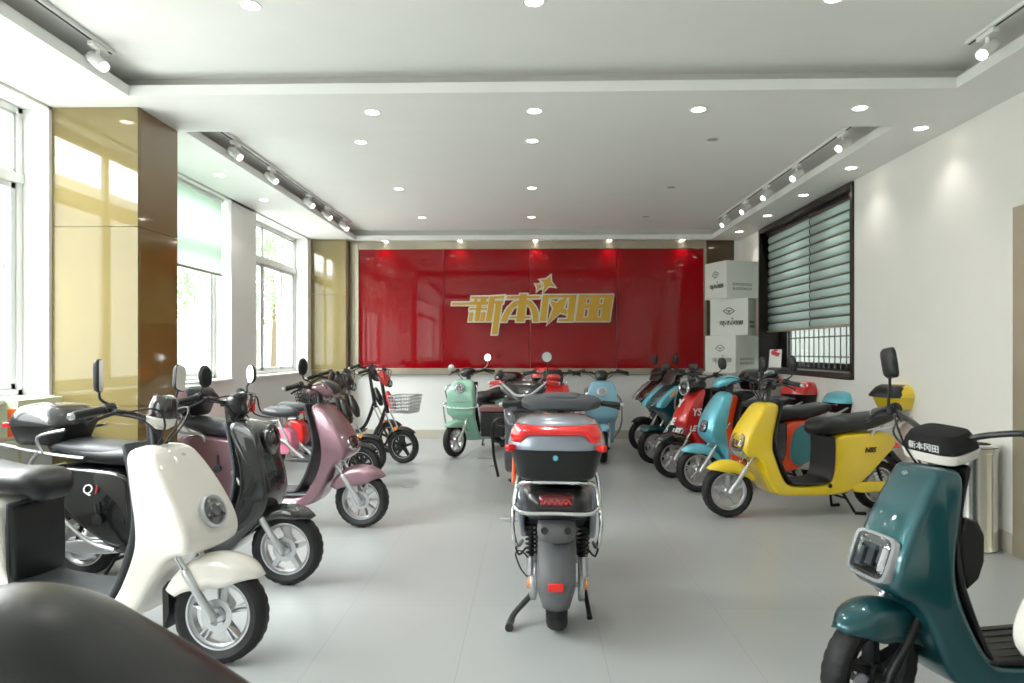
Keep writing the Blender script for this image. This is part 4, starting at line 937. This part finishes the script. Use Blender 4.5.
topcase(s, cx=-.30, z=.68, lid=P['cyan'], rx=.19, ry=.17, h=.20)
# red with white lettering
s = n_scooter('electric_scooter', 'red electric scooter with white lettering on its shield and a large black front mudguard', (1.42, 7.04), 201, -5, P['red'], rims='five', fendc=P['charcoal'], fdrop=.11, fr0=.045, fw=.08, ftip=.6, poly=[(x_, z_, w_ * .8) for x_, z_, w_ in MAUV['poly']])
headlight_round(s, (1.155, 0, .90), (1, 0, .15), .07, bez=CHR)
s.p('lamp_housing', MB().sweep([(1.13, .90, .07, .085), (1.04, .92, .075, .09), (.96, .93, .05, .07)], 4, 20, 2.2), BLKM)
for tx, z_, sz in (('Y', .74, .12), ('E', .56, .11), ('LET', .46, .09)):
    x_ = {.74: 1.19, .56: 1.275, .46: 1.235}[z_]
    text_mesh('lettering', tx, sz, dirM((x_, -.02, z_), (.85, 0, .5)) @ Matrix.Rotation(.12, 4, 'Z'), WTXT, s.root, ext=.004, bold=.004)
for sg in (-1, 1): decal_side(s, 'YS', 1.10, .66, .130, .10, WTXT, sg); decal_side(s, 'LET', 1.12, .50, .126, .075, WTXT, sg)
topcase(s, cx=-.33, z=.69, lid=P['red'], rx=.20, ry=.20, h=.25, pad=False)
seat(s, [(.50, .665, .06, .13), (.30, .695, .06, .145), (.1, .72, .06, .145), (-.06, .75, .045, .12)], LEA, name='seat_cushion')
mirror(s, 1, (-.36, .20, 1.02), (-.40, .30, 1.10), 'oval', (.055, .06), (-1, -.2, .1), MIR)
# sporty ones
def sport(label, F, head, steer, col, nose, fendc, case=None, sil=P['silver']):
    s = n_scooter('electric_scooter', label, F, head, steer, col, rims='five', fendc=fendc, fdrop=.04, ws=(.13, .15, .15, .15),
                  poly=[(1.02, .93, .13), (1.12, .86, .16), (1.26, .76, .12), (1.36, .66, .05), (1.30, .60, .08), (1.20, .56, .12), (1.10, .46, .13), (1.02, .25, .13), (.96, .165, .13), (.40, .15, .15), (.29, .19, .15), (.18, .27, .15), (.02, .42, .15), (-.16, .58, .1), (-.14, .66, .1), (.0, .67, .14), (.47, .62, .15), (.475, .45, .14), (.49, .29, .14), (.55, .245, .14), (.82, .24, .14), (.89, .28, .14), (.96, .45, .14), (.985, .60, .14), (.95, .76, .13), (.92, .90, .12)])
    for sg in (-1, 1):
        s.p('nose_wing', MB().pillow([(1.37, .655, .02), (1.22, .80, .02), (1.06, .90, .02), (1.10, .82, .02), (1.2, .70, .02), (1.28, .63, .02)], .008, 0, 1, y0=sg * .10, y1=sg * .175), nose)
        s.p('turn_signal', MB().pillow([(1.20, .78, .01), (1.12, .84, .01), (1.13, .81, .01), (1.20, .755, .01)], .003, 0, 0, y0=sg * .168, y1=sg * .182), ORL)
        s.p('side_strip', MB().tube([(1.02, sg * .15, .93), (1.12, sg * .16, .78), (1.12, sg * .15, .62)], .012, 8, smooth=4), sil)
    headlight_rect(s, (1.295, 0, .70), (.8, 0, .62), .055, .07, bez=PL, p=2.6)
    s.p('windscreen', MB().sweep([(1.12, .90, .012, .10), (1.07, .98, .012, .12), (1.03, 1.05, .01, .10)], 4, 18, 3), BLKM, st=True)
    seat(s, [(.50, .665, .06, .13), (.30, .695, .06, .145), (.1, .72, .06, .145), (-.06, .75, .045, .12)], LEA, name='seat_cushion')
    if case: topcase(s, cx=-.24, z=.80, lid=case, rx=.21, ry=.21, h=.25)
    return s
s = sport('tmp', (1.39, 7.91), 206, -4, P['teal'], P['cyan'], P['teal'], P['black'])
s.root['label'] = 'dark teal sporty scooter with pointed nose and black top case, behind the red lettered scooter'
mirror(s, 1, (-.36, .20, 1.02), (-.36, .27, 1.06), 'rect', (.07, .04), (-1, -.2, .1), MIR); mirror(s, -1, (-.36, .20, 1.02), (-.36, .27, 1.06), 'rect', (.07, .04), (-1, -.2, .1), MIR)
s = sport('black sporty scooter with silver nose wings, parked farthest back in the right row', (1.43, 8.93), 208, -4, P['charcoal'], P['silver'], PL)
mirror(s, 1, (-.36, .20, 1.02), (-.36, .22, 1.12), 'oval', (.045, .065), (-1, -.2, .1), MIR); mirror(s, -1, (-.36, .20, 1.02), (-.36, .22, 1.12), 'oval', (.045, .065), (-1, -.2, .1), MIR)
s.p('handlebar_cowl', MB().sweep([(1.08, .99, .03, .12), (1.0, 1.02, .05, .15), (.92, 1.01, .03, .12)], 5, 20, 2.6), BLKM, st=True)
# dark teal scooter in the right foreground
s = n_scooter('electric_scooter', 'dark teal scooter with squarish headlight and black covered display, large at the right', (1.147, 2.396), 192, 14, P['teal'], rims='wide5', rimc=DRK, mats=CARD, fdrop=.10, fr0=.022, liner_w=.12, fork_c=DRK, bars=False, L=1.22, r_=.028, cw=.004, fa0=45, lpts=[(.915, .875), (.965, .70), (.975, .55), (.93, .40), (.86, .25), (.80, .235), (.38, .235), (.305, .28), (.29, .45), (.29, .60)], seatpts=[(.38, .655, .055, .10), (.32, .69, .06, .135), (.12, .69, .055, .145), (-.06, .71, .058, .14), (-.20, .74, .045, .125)],
              poly=[(1.03, .885, .105), (1.06, .86, .11), (1.185, .63, .12), (1.22, .53, .12), (1.20, .465, .12), (1.12, .44, .125), (1.06, .30, .13), (1.0, .17, .13), (.90, .14, .14), (.22, .14, .15), (.11, .19, .15), (.0, .27, .15), (-.14, .42, .15), (-.28, .53, .12), (-.26, .60, .12), (-.16, .645, .15), (.07, .635, .15), (.25, .62, .15),
                    (.265, .45, .145), (.28, .29, .14), (.36, .225, .14), (.80, .22, .14), (.88, .26, .14), (.955, .42, .125), (.985, .54, .12), (.955, .72, .115), (.93, .875, .105)])
h = handlebar(s, hx=-.29, z=.955, w=.37, back=.12, rise=.07, grip=PLG, cables=False)
headlight_rect(s, (1.210, 0, .58), (1, 0, .36), .088, .072, bez=P['silver'], p=6)
b, M = pod(s, (s.L - .28, 0, .93), (.20, 0, 1), .080, .075, 4, wide=1.25)
text_mesh('lettering', '新本冈田', .028, s.S @ M @ Matrix.Translation((.0, -.083, .03)) @ Matrix.Rotation(R_(88), 4, 'X'), WTXT, s.root, ext=.001)
mirror(s, -1, (-.33, .24, 1.03), (-.33, .25, 1.17), 'rect', (.040, .058), (-.9, .3, .1), MIR, tilt=.2)
floor_mat(s, .33, .87, .228, .14, CARD)
s.p('storage_pocket', MB().pillow([(.96, .72, .10), (.86, .70, .10), (.85, .52, .09), (.95, .46, .10)], .012, .002, 1), CARD)
emblem(s.root, dirM((1.085, 0, .855), (.75, 0, .55)), .015, ALD)
# white scooter nose at the right edge
s = n_scooter('electric_scooter', 'white scooter at the extreme right edge, only a sliver of its front in view', (1.185, 1.66), 184, 0, P['cream'], bulge=.03)
headlight_round(s, (1.235, 0, .60), (1, 0, .42), .06, bez=ALD)
# ======================= middle =======================
def retro(label, F, head, steer, col, guard=True, grille=False, case=None):
    s = n_scooter('electric_scooter', label, F, head, steer, col, rims='five', fendc=col, fdrop=.07, liner_w=.14,
                  poly=[(1.04, .93, .11), (1.12, .90, .15), (1.19, .80, .17), (1.20, .68, .185), (1.20, .52, .19), (1.16, .47, .18), (1.10, .44, .16), (1.03, .28, .16), (.97, .165, .15), (.85, .15, .15), (.40, .15, .16), (.30, .22, .17), (.18, .30, .17), (.02, .42, .16), (-.12, .53, .12), (-.12, .62, .12), (.0, .665, .15), (.25, .65, .16), (.46, .63, .15),
                        (.475, .45, .15), (.49, .29, .15), (.55, .235, .15), (.86, .225, .14), (.93, .27, .14), (1.02, .42, .15), (1.05, .56, .16), (1.02, .74, .15), (.97, .90, .10)])
    s.p('front_emblem_bar', MB().bb(1.207, 1.216, -.10, .10, .655, .668), ALD, bevel=.002)
    return s
s = retro('mint green retro electric scooter facing the camera in front of the red panel', (-.9, 8.37), -113, -8, P['mint'])
headlight_round(s, (1.195, 0, .82), (1, 0, .22), .062, bez=CHR)
g = MB()
for y in (-1, 1): g.tube([(1.12, y * .19, .60), (1.16, y * .235, .62), (1.10, y * .245, .40), (1.02, y * .2, .24)], .011, 8, smooth=5); g.tube([(1.16, y * .235, .60), (1.215, y * .12, .58), (1.22, 0, .58)], .010, 8, smooth=4); g.tube([(1.12, y * .19, .62), (1.14, y * .22, .80), (1.08, y * .17, .86)], .010, 8, smooth=5)
s.p('crash_bar', g, CHR)
s.p('instrument_pod', MB().sweep([(1.03, .99, .05, .07), (.98, 1.02, .05, .09), (.92, 1.02, .03, .08)], 4, 16, 2.4), BLKM, st=True)
for sg, shp in ((1, 1.15), (-1, 1.04)): mirror(s, sg, (-.38, .20, 1.02), (-.36, .28, shp), 'round', (.045, .045), (-1, 0, .1) if sg < 0 else (1, .1, .1), MIR, shell=ALD)
tag(s.p('side_basket', MB().bb(.0, .3, .19, .28, .35, .66), PL, bevel=.01))
topcase(s, cx=-.24, z=.80, lid=P['black'], rx=.18, ry=.18, h=.18)
s = retro('pale sky blue retro electric scooter facing the camera, at the right of the middle group', (.83, 8.0), -92, 0, P['sky'])
M = dirM((1.20, 0, .80), (1, 0, .22))
gr = s.p('shield_grille', MB().vloft([(0, 0, .0, .06, .055, 2.4), (.012, 0, 0, .058, .052, 2.4), (.016, 0, 0, .045, .04, 2.4)], 24, M), ALD)
m_ = MB()
for k in range(5): m_.box(tuple(M @ Vector((0, -.03 + k * .015, .017))), (.004, .08 - abs(k - 2) * .012, .004))
s.p('grille_bars', m_, DRK, gr)
s.p('instrument_pod', MB().sweep([(1.04, .95, .04, .06), (.99, 1.0, .045, .075), (.93, 1.0, .03, .06)], 4, 16, 2.4), BLKM, st=True)
g = MB()
for y in (-1, 1): s.p('crash_bar', MB().tube([(1.06, y * .16, .78), (1.02, y * .235, .66), (1.0, y * .235, .40), (1.0, y * .15, .24)], .010, 8, smooth=5), CHR)
# dark grey maxi scooter with orange fork
s = n_scooter('electric_motorcycle', 'dark grey electric motorbike with orange fork and red grips, facing the camera', (-.06, 5.75), -91, 0, P['dgrey'], rims='five', rimc=ORP, fendc=PL, fdrop=.03, fork_c=ORP, cat='electric motorbike', bars=False,
              poly=[(1.00, .90, .15), (1.10, .86, .17), (1.20, .74, .165), (1.24, .64, .13), (1.20, .56, .13), (1.10, .50, .16), (1.03, .30, .17), (.95, .18, .16), (.40, .16, .17), (.29, .22, .17), (.18, .30, .17), (.02, .44, .16), (-.16, .60, .1), (-.14, .68, .1), (.0, .69, .14), (.47, .66, .17), (.60, .70, .17), (.75, .80, .16), (.90, .90, .15)])
handlebar(s, hx=-.34, z=.97, w=.30, back=.07, rise=.03, grip=REDP, lever=REDP)
s.p('handlebar_cowl', MB().sweep([(1.20, .86, .015, .06), (1.15, .895, .035, .13), (1.06, .95, .045, .20), (.96, .98, .03, .17)], 5, 26, 2.6), BLKM, st=True)
v = MB()
for sg in (-1, 1): v.tube([(1.20, 0, .895), (1.185, sg * .06, .90), (1.14, sg * .13, .95), (1.08, sg * .20, 1.01)], [.011, .012, .012, .007], 8, smooth=4)
s.p('silver_v_trim', v, P['silver'], st=True)
for sg in (-1, 1):
    headlight_rect(s, (1.185, sg * .095, .70), (1, sg * .35, .3), .045, .028, bez=PL, p=2.4)
    mirror(s, sg, (-.36, .19, 1.0), (-.34, .20, 1.19 if sg > 0 else 1.04), 'round', (.045, .045) if sg > 0 else (.03, .04), (1, .1, .1) if sg > 0 else (-1, 0, 0), MIR, shell=PL)
g = MB()
for sg in (-1, 1): s.p('crash_bar', MB().tube([(1.12, sg * .13, .70), (1.12, sg * .25, .66), (1.02, sg * .26, .40), (.85, sg * .23, .16)], .014, 8, smooth=5).tube([(1.12, sg * .25, .655), (.75, sg * .15, .60)], .010, 8).tube([(1.065, sg * .26, .50), (.75, sg * .14, .42)], .010, 8), DRK)
s.p('front_grille', MB().pillow([(1.245, .66, .06), (1.21, .74, .09), (1.17, .78, .10), (1.17, .60, .09), (1.215, .575, .06)], .006, 0, 1), BLKM)
for sg in (-1, 1): s.p('pannier', MB().bb(.02, .30, sg * .20, sg * .44, .44, .68), PL, bevel=.015); s.p('pannier_lid', MB().bb(.01, .31, sg * .195, sg * .45, .68, .73), mat('maroon_lid', (120, 60, 66), .3, coat=.8), bevel=.012)
# red scooter hidden behind
s = sport('red sporty scooter mostly hidden behind the dark grey motorbike in the middle group', (.27, 7.75), -88, 0, P['red'], P['red'], P['red'], P['red'])
s.p('handlebar_cowl', MB().sweep([(1.10, .96, .03, .08), (1.02, .98, .04, .11), (.93, .98, .03, .10)], 5, 20, 2.6), P['red'], st=True)
# ======================= grey scooter in the aisle, seen from behind =======================
s = Sc('electric_scooter', 'grey scooter seen from behind in the middle aisle, grey top case with red reflector band', 'scooter', (.20, 4.45), 86.5, 0, L=1.28)
s.root.location = (.125, 3.22, 0)
L, R = s.L, s.R
wheel(s, L, True); wheel(s, 0, False, motor=True, disc=False, w=.098, style='wide5'); fork(s); fender(s, L, R, 5, 150, P['grey'])
s.p('body_shell', MB().pillow([(1.03, .885, .14), (1.10, .80, .17), (1.20, .65, .18), (1.20, .50, .17), (1.10, .46, .15), (1.03, .26, .15), (.97, .165, .15), (.40, .15, .15), (.30, .24, .15), (.14, .36, .15), (-.02, .48, .14), (-.13, .55, .13), (-.15, .62, .125), (-.10, .67, .12), (.05, .68, .15), (.47, .64, .16), (.475, .45, .15), (.49, .29, .15), (.55, .245, .15), (.82, .24, .15), (.89, .28, .15), (.96, .45, .15), (.985, .56, .16), (.93, .74, .15), (.90, .87, .14)], .035, .012, 2), P['dgrey'])
inner_liner(s, PL, .14)
seat(s, [(.56, .68, .055, .10), (.50, .71, .06, .14), (.30, .72, .055, .15), (.0, .73, .05, .14)])
hb = handlebar(s, hx=-.24, z=.935, w=.355, back=.03, rise=.02, end=ALU)
s.p('handlebar_cowl', MB().sweep([(1.12, .93, .03, .18), (1.06, .955, .055, .235), (.98, .955, .04, .23), (.95, .93, .02, .18)], 5, 30, 3.2), PLG, st=True)
s.p('display', MB().sweep([(1.08, 1.00, .014, .11), (1.02, 1.005, .016, .12), (.97, .99, .012, .10)], 4, 20, 2.4), PLG, st=True)
# tail
tl = s.p('tail_housing', MB().sweep([(-.04, .60, .075, .165), (-.10, .60, .075, .155), (-.16, .60, .07, .135)], 4, 26, 4.2), BLKM)
s.p('tail_lens', MB().sweep([(-.15, .622, .034, .085), (-.185, .622, .032, .082), (-.20, .622, .028, .076)], 4, 24, 5), DREDL, tl)
s.p('lamp_pattern', MB().tube([(-.2235, -.066 + .012 * k_, .632 if k_ % 2 else .614) for k_ in range(12)], .0035, 5), REDL, tl)
s.p('lamp_bracket', MB().sweep([(-.10, .50, .05, .085), (-.16, .485, .052, .085), (-.19, .48, .045, .075)], 4, 20, 2.8), PLM)
for y_ in (-.05, .05): s.p('rubber_plug', MB().lathe([(.0001, 0), (.016, 0), (.014, .005), (.0001, .005)], dirM((-.222, y_, .50), (-1, 0, .1)), 14), PL)
b = MB(); rs_ = []
for i in range(19):
    a = R_(75 + 113 * i / 18); w_ = .083 if i < 15 else .083 - .007 * (i - 14)
    rs_.append([(cos(a) * (R + .02 + .03 * (1 - abs(u / 6) ** 2.4)), u / 6 * w_, R + sin(a) * (R + .02 + .03 * (1 - abs(u / 6) ** 2.4))) for u in range(-6, 7)])
b.rings(rs_, closed=False, capa=False, capb=False); mg = s.p('mudguard', b, PLM, solid=.006, ang=60)
s.p('reflector', MB().bb(-.26, -.248, -.032, .032, .25, .285), REDL, mg, bevel=.003)
m = MB()
for sg in (-1, 1): m.pillow([(-.06, R + .05, .02), (.02, R + .09, .02), (.30, R + .05, .02), (.34, R, .02), (.28, R - .04, .02), (.0, R - .085, .02), (-.07, R - .03, .02)], .008, .002, 1, y0=sg * .095, y1=sg * .125)
m.tube([(0, -.14, R), (0, .14, R)], .012, 10); s.p('swingarm', m, ALD)
for sg in (-1, 1):
    s.p('side_reflector', MB().lathe([(.0001, 0), (.024, 0), (.022, .008), (.0001, .01)], dirM((-.03, sg * .128, .21), (0, sg, 0)), 18), ORL)
    k = MB().tube([(-.02, sg * .115, R + .04), (.04, sg * .125, .54)], .013, 8); hx = []
    for i in range(90):
        t = i / 89; hx.append((-.01 + .045 * t + .026 * cos(t * 2 * PI * 9), sg * (.1165 + .006 * t) + .026 * sin(t * 2 * PI * 9), R + .14 + .17 * t))
    k.tube(hx, .0052, 6); sa = s.p('shock_absorber', k, PL)
    s.p('shock_reservoir', MB().tube([(-.03, sg * .12, R + .05), (-.015, sg * .12, R + .13)], [.024, .024], 14), ALU, sa)
    s.p('side_wing', MB().pillow([(-.10, .66, .02), (.2, .66, .02), (.3, .40, .02), (.12, .36, .02), (-.08, .50, .02)], .012, .004, 2, y0=sg * .145, y1=sg * .178), P['grey'])
    s.p('hook', MB().tube([(-.06, sg * .14, .38), (-.10, sg * .17, .36), (-.10, sg * .19, .42)], .005, 6, smooth=3), DRK)
g = MB()
for sg in (-1, 1):
    g.tube([(-.22, 0, .575), (-.22, sg * .13, .575), (-.20, sg * .175, .59), (-.12, sg * .19, .60), (.1, sg * .19, .66), (.2, sg * .17, .70)], .010, 10, smooth=5)
    g.tube([(-.12, sg * .19, .60), (-.14, sg * .195, .50), (-.10, sg * .18, .40), (.12, sg * .17, .36)], .010, 10, smooth=5)
    g.tube([(-.16, sg * .185, .59), (-.14, sg * .17, .67), (-.18, sg * .12, .70), (-.18, 0, .705)], .009, 10, smooth=5)
    g.tube([(-.10, sg * .08, .705), (-.22, sg * .07, .705)], .008, 8)
g.bb(-.24, .0, -.10, .10, .705, .715)
s.p('chrome_rack', g, CHR)
z = .718; cx = -.10; rx, ry = .20, .205
tcs = s.p('top_case', MB().vloft([(z, cx, 0, rx * .74, ry * .76, 4), (z + .012, cx, 0, rx * .82, ry * .83, 4), (z + .11, cx, 0, rx * .97, ry * .97, 3.6), (z + .135, cx, 0, rx, ry, 3.6)], 48), PL)
s.p('case_lid', MB().vloft([(z + .137, cx, 0, rx * 1.03, ry * 1.03, 3.6), (z + .16, cx, 0, rx * 1.03, ry * 1.03, 3.6), (z + .21, cx, 0, rx * .97, ry * .97, 3.2), (z + .25, cx, 0, rx * .80, ry * .84, 3), (z + .268, cx, 0, rx * .55, ry * .62, 2.6), (z + .272, cx, 0, rx * .25, ry * .3, 2.4)], 48), P['grey'], tcs)
q = MB(); n = 24; top = []; bot = []; fr_ = []
for i in range(n + 1):
    u = -1 + 2 * i / n; a = u * .95
    ct, st__ = cos(a), sin(a)
    def pt(zz, k): return (cx - sgp(ct, 2 / 3.4) * rx * k, sgp(st__, 2 / 3.4) * ry * k, zz)
    lo = z + .168 + (.035 * max(0, 1 - (abs(u) / .55) ** 8) if abs(u) < .55 else 0); hi = z + .232 + .006 * abs(u)
    top.append([pt(lo, 1.035), pt((lo + hi) / 2, 1.045), pt(hi, .955), pt(hi + .004, .90)])
q.rings(top, closed=False, capa=False, capb=False); s.p('red_reflector_band', q, REDL, tcs, solid=.006)
for sg in (-1, 1): s.p('reflector', MB().box((cx - rx * .88, sg * ry * .93, z + .145), (.045, .024, .028), Matrix.Rotation(sg * -.7, 4, 'Z')), REDL, tcs, bevel=.006)
s.p('lock_badge', MB().lathe([(.0001, 0), (.012, 0), (.010, .004), (.0001, .004)], dirM((cx - rx * .99, 0, z + .105), (-1, 0, 0)), 16), P['cyan'], tcs)
k = MB().tube([(.12, .10, .14), (.08, .15, .09), (.02, .20, .05), (-.03, .215, .022), (-.07, .215, .018)], [.014, .015, .014, .018, .02], 10, smooth=3)
s.p('side_stand', k, BLKM)
s.p('stand_leg', MB().tube([(.2, -.12, .16), (.1, -.145, .05), (.06, -.15, .025)], [.012, .012, .014], 8), DRK)
s.p('foot_peg', MB().tube([(.42, .16, .40), (.42, .26, .40)], .010, 8).bb(.36, .48, .20, .30, .392, .412), ALD, bevel=.004)
s.p('wire', MB().tube([(-.02, .11, .30), (-.05, .16, .36), (-.02, .19, .34), (.0, .17, .27), (.03, .14, .22)], .004, 6, smooth=6), PL)
# ------------------------------------------------------------------ camera
c = bpy.data.cameras.new('camera'); co = bpy.data.objects.new('camera', c); COL.objects.link(co)
co.location = (0, 0, 1.27); co.rotation_euler = (PI / 2, 0, R_(1.473)); c.sensor_width = 36; c.lens = 700 / 1024 * 36; c.shift_y = 9.5 / 1024; c.clip_start = .05; c.dof.use_dof = True; c.dof.focus_distance = 4.6; c.dof.aperture_fstop = 4.0
SC.camera = co
SC.view_settings.view_transform = 'Standard'; SC.view_settings.look = 'None'; SC.view_settings.exposure = 0.26; SC.view_settings.gamma = 1.1
try: SC.cycles.max_bounces = 10; SC.cycles.transparent_max_bounces = 16; SC.cycles.sample_clamp_indirect = 6
except Exception: pass
